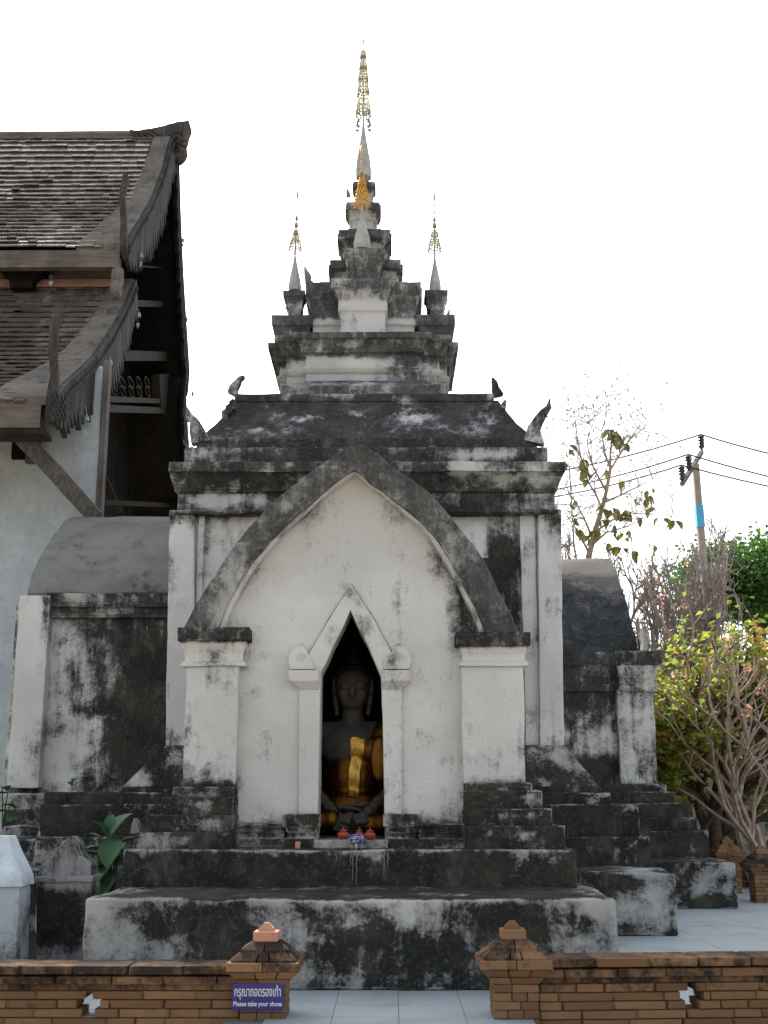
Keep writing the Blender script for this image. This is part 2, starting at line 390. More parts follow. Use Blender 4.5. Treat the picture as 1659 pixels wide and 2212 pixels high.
# --- porch pillars with capitals
def pillar(xa, xb, ztop_px, caps, side):
    Y = 11.78; zb = wz(1697 if side < 0 else 1688, Y); zt = wz(1438, Y)
    bm = bmesh.new(); box(bm, wx(xa, 1570, Y), wx(xb, 1570, Y), Y, 12.1, zb-.02, zt)
    q = blobs(Y, [(xa if side < 0 else xb, 1570, 14, 150, .30), ((xa+xb)/2, 1695, 80, 10, .55)])
    o = plaster('pillar', bm, shrine, lambda c, n: .02 + q(c), res=.1, bevel=.018, jit=.012)
    # capital: ring, neck, cyma, abacus (y px, x0, x1)
    bm = bmesh.new(); rs = []
    for py, x0, x1, dy in caps:
        rs.append(rect(wx(x0, py, Y-dy), wx(x1, py, Y-dy), Y-dy, 12.3, wz(py, Y-dy)))
    rings(bm, rs)
    zc = wz(1385 if side < 0 else 1397, Y)
    plaster('capital', bm, o, lambda c, n: (.85 if c.z > zc else .12), res=.06, bevel=.006, jit=.008, seg=1)
pillar(398, 512, 1440, [(1440, 398, 512, 0), (1438, 391, 531, .04), (1431, 391, 531, .04), (1428, 399, 525, .01), (1412, 399, 525, .01), (1395, 393, 530, .04), (1383, 390, 533, .06), (1382, 383, 538, .10), (1355, 384, 538, .10)], -1)
pillar(999, 1133, 1440, [(1440, 999, 1133, 0), (1438, 994, 1141, .04), (1431, 994, 1141, .04), (1428, 1000, 1133, .01), (1415, 1000, 1134, .01), (1403, 996, 1138, .04), (1394, 993, 1140, .06), (1393, 985, 1146, .10), (1365, 986, 1145, .10)], 1)

# --- gable arch
OUT = [(397, 1356), (417, 1318), (439, 1277), (470, 1229), (502, 1183), (538, 1140), (575, 1100), (606, 1071), (637, 1045), (673, 1018), (710, 993), (742, 972), (765, 962), (777, 960), (789, 963), (806, 974), (856, 1011), (892, 1036), (924, 1061), (960, 1098), (991, 1136), (1018, 1171), (1044, 1209), (1066, 1248), (1085, 1288), (1106, 1328), (1122, 1367)]
INN = [(472, 1356), (484, 1322), (497, 1293), (524, 1247), (554, 1204), (584, 1168), (616, 1136), (650, 1104), (684, 1074), (713, 1051), (741, 1032), (756, 1022), (764, 1018), (768, 1016), (772, 1018), (782, 1025), (799, 1040), (834, 1065), (867, 1090), (894, 1112), (919, 1136), (946, 1171), (970, 1209), (992, 1245), (1012, 1282), (1031, 1318), (1049, 1367)]
YA = 11.70
o_ = P2(OUT, YA); i_ = P2(INN, YA)
bm = bmesh.new()
fo = [bm.verts.new((x, YA, z)) for x, z in o_]; fi = [bm.verts.new((x, YA, z)) for x, z in i_]
bo = [bm.verts.new((x, 15.5, z)) for x, z in o_]; bi = [bm.verts.new((x, 15.5, z)) for x, z in i_]
N = len(fo)
for k in range(N-1):
    bm.faces.new((fo[k], fo[k+1], fi[k+1], fi[k])[::-1]); bm.faces.new((fo[k], fo[k+1], bo[k+1], bo[k]))
    bm.faces.new((fi[k], fi[k+1], bi[k+1], bi[k])[::-1]); bm.faces.new((bo[k], bo[k+1], bi[k+1], bi[k]))
bm.faces.new((fo[0], fi[0], bi[0], bo[0])[::-1]); bm.faces.new((fo[-1], fi[-1], bi[-1], bo[-1]))
bmesh.ops.recalc_face_normals(bm, faces=bm.faces)
qa = blobs(YA, [(500, 1240, 50, 90, -.62), (455, 1325, 40, 30, -.3), (620, 1110, 60, 60, -.12), (613, 1092, 9, 9, -.9), (960, 1150, 25, 20, -.1), (1040, 1250, 30, 40, .1)])
plaster('gable_arch', bm, shrine, lambda c, n: .80 + qa(c) + (.1 if n.z > .3 else 0), mat=M_ARCH, res=.11, bevel=.02, jit=.02)
# a second thin fillet inside the arch
FI = [(x + (770-x)*.018, y + 5) for x, y in INN]
a1 = P2(INN, 11.76); a2 = P2([(x + (770-x)*.030, y + 7) for x, y in INN], 11.76)
bm = bmesh.new(); f1 = [bm.verts.new((x, 11.76, z)) for x, z in a1]; f2 = [bm.verts.new((x, 11.80, z)) for x, z in a2]; f3 = [bm.verts.new((x, 11.98, z)) for x, z in a2]
for k in range(N-1): bm.faces.new((f1[k], f1[k+1], f2[k+1], f2[k])[::-1]); bm.faces.new((f2[k], f2[k+1], f3[k+1], f3[k])[::-1])
plaster('arch_fillet', bm, shrine, lambda c, n: .22 + .3*max(0, (c.x-.2)/2), res=.12, bevel=0, jit=.01)

# --- tympanum wall with the door cut
DL = [(687, 1812), (687, 1805), (691, 1545), (693, 1452), (705, 1430), (719, 1397), (741, 1354), (757, 1318)]
DR = [(773, 1354), (793, 1389), (812, 1433), (823, 1460), (827, 1559), (832, 1805), (832, 1812)]
YW = 11.95
wall_out = [(506, 1812)] + [(506, 1440), (455, 1440), (455, 1350)] + [(x-(6 if x < 768 else -6), y-10) for x, y in INN] + [(1062, 1350), (1062, 1440), (1004, 1440), (1004, 1812)]
pts = P2(wall_out, YW) + P2(list(reversed(DR)), YW) + P2(list(reversed(DL)), YW)
bm = bmesh.new(); prism_y(bm, pts, YW, 12.35); bmesh.ops.recalc_face_normals(bm, faces=bm.faces)
qw = blobs(YW, [(1015, 1300, 45, 80, .55), (975, 1200, 45, 70, .5), (880, 1095, 70, 50, .42), (700, 1075, 60, 35, .34), (545, 1215, 25, 50, .25), (620, 1140, 40, 30, .15), (1010, 1440, 20, 60, .25), (500, 1350, 25, 20, .45),
                (600, 1790, 120, 18, .5), (940, 1790, 120, 22, .65), (985, 1700, 30, 80, .25), (655, 1278, 25, 10, .3), (985, 1350, 20, 40, .5), (760, 1150, 70, 120, -.1)])
plaster('tympanum_wall', bm, shrine, lambda c, n: .0 + qw(c), res=.1, bevel=0, jit=.008)
# side walls, back wall and inner ceiling of the porch room
bm = bmesh.new(); box(bm, wx(404, 1570, 12), wx(430, 1570, 12), 12.1, 15.6, z2-.02, wz(1352, 12)); plaster('porch_side_wall', bm, shrine, lambda c, n: .3, res=.3)
bm = bmesh.new(); box(bm, wx(1104, 1570, 12), wx(1130, 1570, 12), 12.1, 15.6, z2-.02, wz(1362, 12)); plaster('porch_side_wall', bm, shrine, lambda c, n: .3, res=.3)
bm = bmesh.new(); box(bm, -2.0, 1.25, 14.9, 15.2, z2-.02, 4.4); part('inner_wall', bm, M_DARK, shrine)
# sill
bm = bmesh.new(); box(bm, wx(678, 1820, 11.62), wx(838, 1820, 11.62), 11.62, 12.6, z2-.02, wz(1815, 11.62)); plaster('door_sill', bm, shrine, lambda c, n: .45, res=.06, bevel=.01)
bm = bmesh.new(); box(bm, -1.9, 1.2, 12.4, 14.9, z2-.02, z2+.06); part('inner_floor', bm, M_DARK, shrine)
# base mouldings of the wall either side of the door
for x0, x1, ex in ((506, 615, 0), (615, 687, 1), (833, 905, 1), (905, 1005, 0)):
    Yb = 11.78 - .07*ex; top = (1778 if ex == 0 else 1758)
    bm = bmesh.new(); rs = []
    prof = [(1836, 0), (1812, 0), (1810, .03), (1800, .035), (1797, .012), (1788, .012), (1786, -.02), (top+2, -.02), (top, .03)]
    for py, d in prof:
        rs.append(rect(wx(x0, py, Yb+d)-(0 if ex == 0 else -d), wx(x1, py, Yb+d)-(0 if ex == 0 else d), Yb+d, 12.0, wz(py, Yb+d)))
    rings(bm, rs); plaster('wall_base_moulding', bm, shrine, lambda c, n: .66 + ledge(c, n.z)*-.3, res=.07, bevel=.004, jit=.01, seg=1)

# --- door frame
FL = [(645, 1760), (646, 1490), (646, 1450), (668, 1410), (712, 1335), (759, 1262)]
FR = [(806, 1335), (846, 1408), (868, 1450), (868, 1490), (869, 1760)]
YD = 11.90
dl = P2([(687, 1760), (691, 1545), (693, 1452), (705, 1430), (719, 1397), (741, 1354), (757, 1318)], YD); dr = P2([(773, 1354), (793, 1389), (812, 1433), (823, 1460), (827, 1559), (831, 1760)], YD)
bm = bmesh.new(); prism_y(bm, P2(FL, YD) + P2(FR, YD) + list(reversed(dr)) + list(reversed(dl)), YD, YW+.01); bmesh.ops.recalc_face_normals(bm, faces=bm.faces)
qd = blobs(YD, [(757, 1272, 14, 16, .38), (725, 1318, 9, 22, .3), (800, 1330, 6, 20, .15)])
frame = plaster('door_frame', bm, shrine, lambda c, n: .03 + qd(c), res=.08, bevel=.006, jit=.004, seg=1)
def blob_outline(c, pts): return [(c[0]+x, c[1]+y) for x, y in pts]
for s, cx in ((-1, 654), (1, 857)):
    o = [(-28*s, 28), (28*s, 28), (33*s, 10), (30*s, -6), (22*s, -17), (10*s, -24), (4*s, -29), (-4*s, -22), (-10*s, -10)]
    if s < 0: pass
    bm = bmesh.new(); pp = P2([(cx+x, 1418+y) for x, y in o], YD-.04); prism_y(bm, pp, YD-.05, YW+.01); bmesh.ops.recalc_face_normals(bm, faces=bm.faces)
    q = blobs(YD, [(cx, 1392, 18, 6, .4)])
    sc = plaster('door_scroll', bm, frame, lambda c, n: .04 + q(c), res=.05, bevel=.02, jit=.004)
    # rosette carved in the scroll
    bm = bmesh.new(); cc = W(cx+4*s, 1420, YD-.055)
    tube(bm, [(cc.x + .05*(1-k/22)*cos(k*.6), YD-.052, cc.z + .05*(1-k/22)*sin(k*.6)) for k in range(20)], .006, 5); part('rosette', bm, M_PL, frame)
    bm = bmesh.new(); rs = []
    for py, hw, d in ((1490, 21, 0), (1488, 22, .01), (1473, 31, .05), (1471, 33, .06), (1447, 34, .06)):
        cxx = 666 if s < 0 else 846
        x_in = 688 if s < 0 else 824
        xo = (x_in - hw*2+2) if s < 0 else (x_in + hw*2-2)
        a, b = wx(min(x_in, xo), py, YD-d), wx(max(x_in, xo), py, YD-d)
        rs.append(rect(a, b, YD-d, YW+.01, wz(py, YD-d)))
    rings(bm, rs); plaster('door_capital', bm, frame, lambda c, n: .08 + (.35 if n.z > .5 else 0), res=.05, bevel=.005, jit=.004, seg=1)

for pl in (FL[2:], FR[:3][::-1] if False else [FL[-1]] + FR[:3]):      # mould-darkened groove round the hood
    pw = P2([(x + (-1 if x < 759 else 1), y-1) for x, y in pl], YD); bm = bmesh.new(); q_ = []
    for a, b in zip(pw, pw[1:]):
        for k in range(8): q_.append(Vector((a[0]+(b[0]-a[0])*k/8, YW-.004, a[1]+(b[1]-a[1])*k/8)) + noise.noise_vector(Vector((a[0]*3+k, a[1], 0)))*.003)
    tube(bm, q_, [.0015+.004*abs(noise.noise(v*5)) + (.004 if v.z > pw[0][1]+.5 else 0) for v in q_], 5); part('groove', bm, M_DARK, frame)

# --- body plinth (levels around the main room)
YB = 13.8; XL, XR = -3.9, wx(1463, 1950, 13.8)
zb1 = wz(1885, YB)
bm = bmesh.new(); box(bm, XL, XR, YB, 24, 0, zb1)
qb = blobs(YB, [(1415, 1930, 35, 25, -.5), (1420, 1990, 50, 35, -.35), (1345, 1960, 25, 25, -.45), (1390, 1885, 50, 10, -.45), (1350, 1900, 30, 15, .2), (1345, 2005, 18, 18, .35)])
plaster('plinth_step', bm, shrine, lambda c, n: .70 + qb(c)*1.1, res=.1, bevel=.035, jit=.02, seg=3)
spec = [(15.0, 1404, 1807, -4.3, .85), (15.12, 1380, 1737, -4.3, .9), (15.24, 1318, 1712, -4.3, .9)]
zb = zb1-.02
for Y, xr, top, xl, gg in spec:
    zt = wz(top, Y); bm = bmesh.new(); box(bm, xl, wx(xr, top, Y), Y, 23.8, zb, zt)
    q = blobs(Y, [(xr-12, top+8, 16, 9, -.55), (xr-45, top+22, 10, 9, -.5), (xr-38, top+45, 8, 6, -.3), (150, 1850, 60, 25, -.6), (90, 1850, 30, 25, -.3)])
    plaster('plinth_step', bm, shrine, lambda c, n, q=q, gg=gg: gg + q(c), res=.12, bevel=.03, jit=.018, seg=3); zb = zt-.02
# sloping skirt
Ys, Yt = 15.3, 15.6; zs = zb; z_sk = wz(1609, 15.6)
x0b, x1b = wx(262, 1705, Ys), wx(1298, 1690, Ys); x0t, x1t = wx(358, 1609, Yt), wx(1219, 1606, Yt)
bm = bmesh.new(); rings(bm, [rect(x0b, x1b, Ys, 23.5, zs-.02), rect(x0b, x1b, Ys, 23.5, zs+.08), rect(x0t, x1t, Yt-.02, 23.2, z_sk)])
qk = blobs(15.4, [(290, 1672, 14, 18, -.3), (1215, 1625, 80, 18, -.15)])
plaster('sloping_skirt', bm, shrine, lambda c, n: .85 + qk(c), res=.14, bevel=.02, jit=.015)

# --- body walls
YBW = 15.6
zf1, zf0 = wz(1106, 15.6), z_sk-.02
xl_, xr_ = wx(366, 1200, 15.6), wx(1212, 1200, 15.6)
bm = bmesh.new(); box(bm, xl_+.06, xr_-.06, 15.72, 23.2, zf0, zf1)
qq = blobs(15.7, [(1090, 1210, 50, 150, .85), (1040, 1130, 14, 40, -.3), (1010, 1140, 20, 40, .1), (480, 1115, 60, 14, .5), (450, 1170, 60, 60, .18), (1105, 1400, 35, 120, .45), (430, 1200, 20, 60, .1), (1140, 1590, 30, 30, .25), (1100, 1500, 30, 90, -.1)])
plaster('body_wall', bm, shrine, lambda c, n: .10 + qq(c), res=.14, bevel=.02, jit=.012)
for a, b, side in ((358, 420, -1), (1166, 1218, 1)):
    bm = bmesh.new()
    x0, x1 = (wx(a+8, 1106, 15.6), wx(b, 1106, 15.6)) if side < 0 else (wx(a-4, 1106, 15.6), wx(b-6, 1106, 15.6))
    X0, X1 = wx(a, 1608, 15.6), wx(b, 1608, 15.6)
    rings(bm, [rect(X0, X1, 15.58, 16.4, zf0), rect(x0, x1, 15.58, 16.4, zf1+.03)])
    q = blobs(15.6, [((a+b)/2, 1115, 60, 35, .42), (1210 if side > 0 else 366, 1180, 12, 130, .38), ((a+b)/2, 1600, 40, 16, .4)])
    plaster('pilaster', bm, shrine, lambda c, n, q=q: -.03 + q(c), res=.12, bevel=.015, jit=.01)
    bm = bmesh.new()
    if side > 0: box(bm, wx(1128, 1300, 15.66), wx(1160, 1300, 15.66), 15.66, 16, zf0, zf1)
    else: box(bm, wx(423, 1300, 15.66), wx(436, 1300, 15.66), 15.66, 16, zf0, zf1)
    plaster('pilaster_fillet', bm, shrine, lambda c, n: .12, res=.14, bevel=.01)
# rear pilasters so that the side faces hold from another place
for x0, x1 in ((xl_, xl_+.35), (xr_-.35, xr_)):
    bm = bmesh.new(); box(bm, x0-.03, x1+.03, 22.6, 23.3, zf0, zf1); plaster('pilaster', bm, shrine, lambda c, n: .2, res=.3)
# cornices (one moulded ring each)
def moulding(name, prof, yb, g, parent=shrine, mat=None, res=.12, jit=.012, bevel=.01):
    """prof rows: py, x0 px, x1 px, Y of the face"""
    bm = bmesh.new(); rs = []
    for py, a, b, Y in prof:
        z = wz(py, Y); rs.append(rect(wx(a, py, Y), wx(b, py, Y), Y, yb + (15.6-Y) if yb > 22 else Y+.9, z))
    rings(bm, rs); return plaster(name, bm, parent, g, mat=mat or M_UP, res=res, bevel=bevel, jit=jit, seg=1)
qc = blobs(15.4, [(445, 1078, 30, 18, -.6), (500, 1078, 22, 18, -.55), (555, 1078, 22, 18, -.5), (420, 1078, 10, 18, -.3), (1085, 1033, 30, 14, -.7), (1165, 1033, 35, 14, -.62), (1230, 1030, 20, 12, -.4), (1010, 1015, 70, 14, -.6),
                  (1130, 1012, 60, 10, -.4), (1190, 1010, 40, 12, -.3), (1190, 1085, 25, 18, -.45), (440, 1012, 70, 8, -.2), (1050, 978, 90, 12, -.75), (430, 978, 30, 14, -.5), (1000, 1018, 30, 10, -.5)])
moulding('cornice_frieze', [(1110, 385, 1198, 15.54), (1106, 375, 1206, 15.48), (1101, 375, 1206, 15.48), (1100, 384, 1198, 15.54), (1064, 384, 1198, 15.54)], 23.3, lambda c, n: .66 + qc(c))
moulding('cornice', [(1066, 384, 1198, 15.54), (1060, 378, 1204, 15.47), (1056, 378, 1204, 15.47), (1045, 374, 1208, 15.42), (1030, 368, 1214, 15.34), (1020, 366, 1217, 15.28), (1018, 363, 1222, 15.2), (997, 364, 1222, 15.2)], 23.3, lambda c, n: .70 + qc(c))
moulding('blocking_course', [(1000, 399, 1183, 15.45), (966, 399, 1183, 15.45)], 23.3, lambda c, n: .72 + qc(c))
# --- roof
moulding('roof_eave', [(969, 423, 1160, 15.62), (946, 424, 1158, 15.62)], 22.9, lambda c, n: .8 + qc(c))
rf = [(947, 426, 1156, 15.66), (935, 444, 1140, 15.78), (915, 467, 1116, 15.95), (890, 488, 1095, 16.14), (866, 507, 1077, 16.34)]
qr = blobs(15.9, [(655, 900, 20, 12, -.35), (555, 935, 20, 8, -.5), (770, 880, 25, 10, -.3), (905, 895, 25, 8, -.45), (950, 920, 20, 6, -.3)])
moulding('lower_roof', rf, 22.5, lambda c, n: .70 + qr(c)*1.2, bevel=0)
qt = blobs(16.5, [(720, 856, 70, 8, -.6), (1060, 856, 20, 8, -.4)])
moulding('roof_coping', [(867, 506, 1068, 16.30), (850, 507, 1067, 16.30)], 22.3, lambda c, n: .8 + qt(c))

# --- naga finials and crockets on the roof hips
def naga(pts, rads, Yc, th, name='roof_finial', mat=None, parent=shrine, wob=True):
    """flame-like stucco finial: flat tapered outline with little tongues, real thickness"""
    bm = bmesh.new(); P = [W(x, y, Yc) for x, y in pts]; n = len(P)
    sc = (W(pts[0][0]+1, pts[0][1], Yc)-P[0]).x
    Lf, Rt = [], []
    for i in range(n):
        d = (P[min(i+1, n-1)]-P[max(i-1, 0)]).normalized(); nn = Vector((d.z, 0, -d.x)); r = rads[i]*sc
        Lf.append(P[i]-nn*r*(1.35 if wob and i % 2 else 1)); Rt.append(P[i]+nn*r*(1.35 if wob and i % 2 == 0 else 1))
    out = [(p.x, p.z) for p in Lf] + [(p.x, p.z) for p in reversed(Rt)]
    bm = bmesh.new(); L = []
    for yy, s_ in ((Yc+th/2, .9), (Yc, 1.0), (Yc-th/2, .9)): L.append([(x, yy, z) for x, z in out])
    rings(bm, L); bmesh.ops.recalc_face_normals(bm, faces=bm.faces)
    return plaster(name, bm, parent, lambda c, n_: .55, mat=mat, res=.08, bevel=0, jit=.015)
naga([(432, 958), (428, 930), (420, 914), (411, 900), (406, 884)], [18, 13, 8, 6, 1], 15.66, .16)
naga([(415, 905), (408, 905), (403, 908)], [5, 4, 2], 15.66, .1, 'crocket')
naga([(1150, 958), (1155, 930), (1162, 910), (1174, 895), (1182, 882), (1185, 866)], [18, 12, 9, 7, 5, 1], 15.66, .16)
naga([(500, 852), (506, 840), (512, 828), (519, 820), (528, 815)], [9, 8, 6, 4, 1], 16.4, .14)
naga([(1076, 856), (1072, 842), (1068, 830), (1064, 820)], [9, 7, 5, 2], 16.4, .14)
for x, y in ((502, 872), (494, 882), (486, 893)): naga([(x, y+14), (x, y-2), (x+3, y-8)], [6, 5, 2], 16.1, .12, 'crocket')
naga([(1085, 882), (1088, 872), (1090, 866)], [5, 4, 2], 16.1, .12, 'crocket')

# --- tower of redented tiers
def cross_ring(xc, yc, a, d, z):
    a1, a2, a3 = [v + d for v in a]
    q = [(a3, a1), (a2, a1), (a2, a2), (a1, a2), (a1, a3)]
    pts = [(x, y) for x, y in q] + [(-x, y) for x, y in reversed(q)] + [(-x, -y) for x, y in q] + [(x, -y) for x, y in reversed(q)]
    return [(xc+x, yc+y, z) for x, y in pts]
def cross_tier(xc, yc, a, prof, g, name='tower_tier', res=.11):
    bm = bmesh.new(); rings(bm, [cross_ring(xc, yc, a, d, z) for z, d in prof])
    bmesh.ops.recalc_face_normals(bm, faces=bm.faces)
    return plaster(name, bm, shrine, g, mat=M_TOW, res=res, bevel=.008, jit=.008, seg=1)
TX, TY = -.43, 18.5
def hw(px, Y, z):      # half width in metres at depth Y for px half width
    c = Y*cos(PITCH) + (z-1.5)*sin(PITCH); return px*c/F
# A: base tier. front face Y=17.0
zA0 = wz(849, 16.8); zA1 = wz(712, 16.95)
HA = zA1-zA0
A1, A2, A3 = hw(132, 17, 6), hw(173, 17.3, 6.2), hw(197, 17.6, 6.2)
# sloping ledge below the tier
bm = bmesh.new(); rings(bm, [rect(wx(609, 847, 16.75), wx(962, 847, 16.75), 16.75, 20.4, zA0-.05), rect(wx(609, 835, 16.75), wx(962, 835, 16.75), 16.75, 20.4, wz(832, 16.75)), rect(wx(648, 822, 17.05), wx(915, 822, 17.05), 17.05, 20.1, wz(822, 17.05))])
plaster('tower_base_ledge', bm, shrine, lambda c, n: .55, mat=M_TOW, res=.12, bevel=.01)
qA = blobs(17, [(690, 805, 60, 20, -.7), (740, 790, 80, 30, -.5), (700, 775, 60, 12, -.5), (870, 800, 50, 20, .1), (890, 770, 40, 20, .25), (630, 780, 20, 40, -.1), (940, 770, 20, 30, -.1)])
profA = [(zA0-.05, .02), (zA0+HA*.05, .02), (zA0+HA*.10, .02), (zA0+HA*.12, -.04), (zA0+HA*.42, -.04), (zA0+HA*.44, .0), (zA0+HA*.50, .03), (zA0+HA*.53, -.02), (zA0+HA*.72, -.04), (zA0+HA*.74, .04), (zA0+HA*.80, .04), (zA0+HA*.90, .10), (zA0+HA*.91, .15), (zA1, .15)]
cross_tier(TX, TY, (A1, A2, A3-.06), profA, lambda c, n: (.68 if c.z > zA0+HA*.70 else .36) + qA(c))
# B
zB1 = wz(606, 17.35); zB0 = zA1-.02; HB = zB1-zB0
B1, B2, B3 = hw(57, 17.4, 7.5), hw(124, 17.9, 7.5), hw(126, 17.9, 7.5)
qB = blobs(17.4, [(785, 660, 60, 22, -.55), (700, 690, 30, 14, -.55), (880, 690, 40, 14, -.5), (785, 640, 30, 10, -.2)])
profB = [(zB0, .09), (zB0+HB*.10, .09), (zB0+HB*.12, .03), (zB0+HB*.20, .0), (zB0+HB*.48, .0), (zB0+HB*.50, .04), (zB0+HB*.58, .04), (zB0+HB*.70, .03), (zB0+HB*.84, .10), (zB0+HB*.86, .15), (zB1, .15)]
bm = bmesh.new(); xa, xb = wx(732, 660, 17.35), wx(836, 660, 17.35)
rings(bm, [rect(xa-d+.03, xb+d-.03, 17.38-d*.8, 19.5, z) for z, d in profB]); plaster('tower_projection', bm, shrine, lambda c, n: (.62 if c.z > zB0+HB*.6 else .2) + qB(c), mat=M_TOW, res=.1, bevel=.006, jit=.012, seg=1)
zB2 = wz(618, 17.8)
profB2 = [(zB0+(zB2-zB0)*t, d) for t, d in ((0, 0), (.35, 0), (.37, .04), (.42, .04), (.5, .0), (.55, .02), (.8, .08), (.82, .11), (1, .11))]
cross_tier(TX, TY+.05, (hw(80, 18, 7.5), hw(111, 17.8, 7.5), hw(112, 17.8, 7.5)+.01), profB2, lambda c, n: (.70 if c.z > zB0+HB*.52 else .25) + qB(c)*.7)
# side arms of B carrying the corner turrets
for s in (-1, 1):
    Ya = 17.75
    pxs = (592, 672) if s < 0 else (903, 978)
    zt = wz(684, Ya); prof = [(0, -.04), (.3, -.04), (.55, -.04), (.6, 0), (.82, .05), (.84, .09), (1, .09)]
    z0 = zA1-.5
    bm = bmesh.new(); a = wx(pxs[0]+8, 700, Ya); b = wx(pxs[1]-8, 700, Ya)
    rings(bm, [rect(a-d, b+d, Ya-d, 19.3+d, z0+(zt-z0)*t) for t, d in prof]); plaster('tower_arm', bm, shrine, lambda c, n: .85 if c.z > z0+(zt-z0)*.6 else .5, mat=M_TOW, res=.1, bevel=.006, seg=1)
    pxt = (614, 657) if s < 0 else (919, 965); zt2 = wz(629, 18.0)
    bm = bmesh.new(); a = wx(pxt[0]+7, 650, 18.0); b = wx(pxt[1]-7, 650, 18.0); wd = b-a
    rings(bm, [rect(a-d, b+d, 18.02-d, 18.02+wd+d, zt-.02+(zt2-zt+.02)*t) for t, d in ((0, .03), (.1, .03), (.14, -.01), (.4, -.01), (.5, .03), (.58, .02), (.8, .05), (.82, .07), (1, .07))])
    plaster('corner_turret', bm, shrine, lambda c, n: .8 if c.z > zt+(zt2-zt)*.6 else .4, mat=M_TOW, res=.08, bevel=.005, seg=1)
# C with its small front projection
zC1 = wz(541, 17.6); zC0 = zB2-.05; HC = zC1-zC0
profC = [(zC0, .04), (zC0+HC*.1, .04), (zC0+HC*.12, 0), (zC0+HC*.4, 0), (zC0+HC*.43, .03), (zC0+HC*.5, .0), (zC0+HC*.72, .07), (zC0+HC*.73, .13), (zC1, .13)]
a = hw(78-13, 17.8, 8.6)
cross_tier(TX+.02, TY, (a*.55, a*.93, a), profC, lambda c, n: .70 if c.z > zC0+HC*.68 else .28)
zq = wz(606, 17.5)
bm = bmesh.new(); xa, xb = wx(752, 570, 17.55), wx(820, 570, 17.55)
rings(bm, [rect(xa-d, xb+d, 17.58-d, 18.6, zq-.05+(zC1+.003-zq+.05)*t) for t, d in ((0, .02), (.1, .02), (.15, 0), (.45, 0), (.48, .02), (.55, .02), (.8, .05), (.82, .07), (1, .07))]); plaster('front_turret', bm, shrine, lambda c, n: .6, mat=M_TOW, res=.08, bevel=.005, seg=1)
# D, E, F
def sq_tier(y0, y1, pxh, cx, Yf, g):
    zt = wz(y1, Yf); zb_ = wz(y0, Yf)-.08; h = hw(pxh, Yf, zt); c = wx(cx, (y0+y1)/2, Yf)
    k = min(.15, h*.30); H = zt-zb_
    prof = [(0, -k*.5), (.10, -k*.5), (.12, -k*1.25), (.42, -k*1.25), (.45, -k*.7), (.50, -k*.7), (.52, -k*1.0), (.72, -k*.35), (.735, 0), (1, 0)]
    cross_tier(c, TY, (h*.62, h*.94, h), [(zb_+H*t, d) for t, d in prof], lambda c, n: .68 if c.z > zb_+H*.66 else (.42 if c.z > zb_+H*.47 else g(c, n)), res=.1)
    return zt
sq_tier(539, 475, 60, 786, 17.75, lambda c, n: .3)
sq_tier(473, 422, 39, 783, 18.0, lambda c, n: .25)
sq_tier(422, 384, 25, 786, 18.2, lambda c, n: .15)
# stucco flame ornaments
def flame(pts, Y, th=.05):
    bm = bmesh.new(); prism_y(bm, P2(pts, Y), Y, Y+th); bmesh.ops.recalc_face_normals(bm, faces=bm.faces)
    plaster('flame_ornament', bm, shrine, lambda c, n: .2, mat=M_CEM, res=.1, bevel=0, jit=.004)
flame([(660, 619), (657, 592), (657, 571), (664, 583), (671, 592), (673, 598), (670, 603), (676, 608), (679, 614), (677, 619)], 18.3)
flame([(962, 688), (965, 678), (972, 664), (972, 680), (977, 678), (976, 688)], 18.4)
flame([(748, 424), (749, 405), (756, 416), (757, 424)], 18.3)
def spike(base_y, tip_y, cx, pxw, Y, tipx=None, bulge=1.0):
    b = W(cx, base_y, Y); t = W(tipx or cx, tip_y, Y); h = hw(pxw/2, Y, b.z); bm = bmesh.new()
    rs = []
    for f, r in ((0, 1), (.12, 1.02*bulge), (.3, .88*bulge), (.5, .62*bulge), (.75, .32), (1, .10)):
        c = b.lerp(t, f); rr = h*r; k = .7
        rs.append([(c.x+rr*cos(q*pi/4+pi/8)*1.06, Y+rr*sin(q*pi/4+pi/8)*1.06, c.z) for q in range(8)])
    rings(bm, rs); o = part('spike', bm, M_CONE, shrine); return t
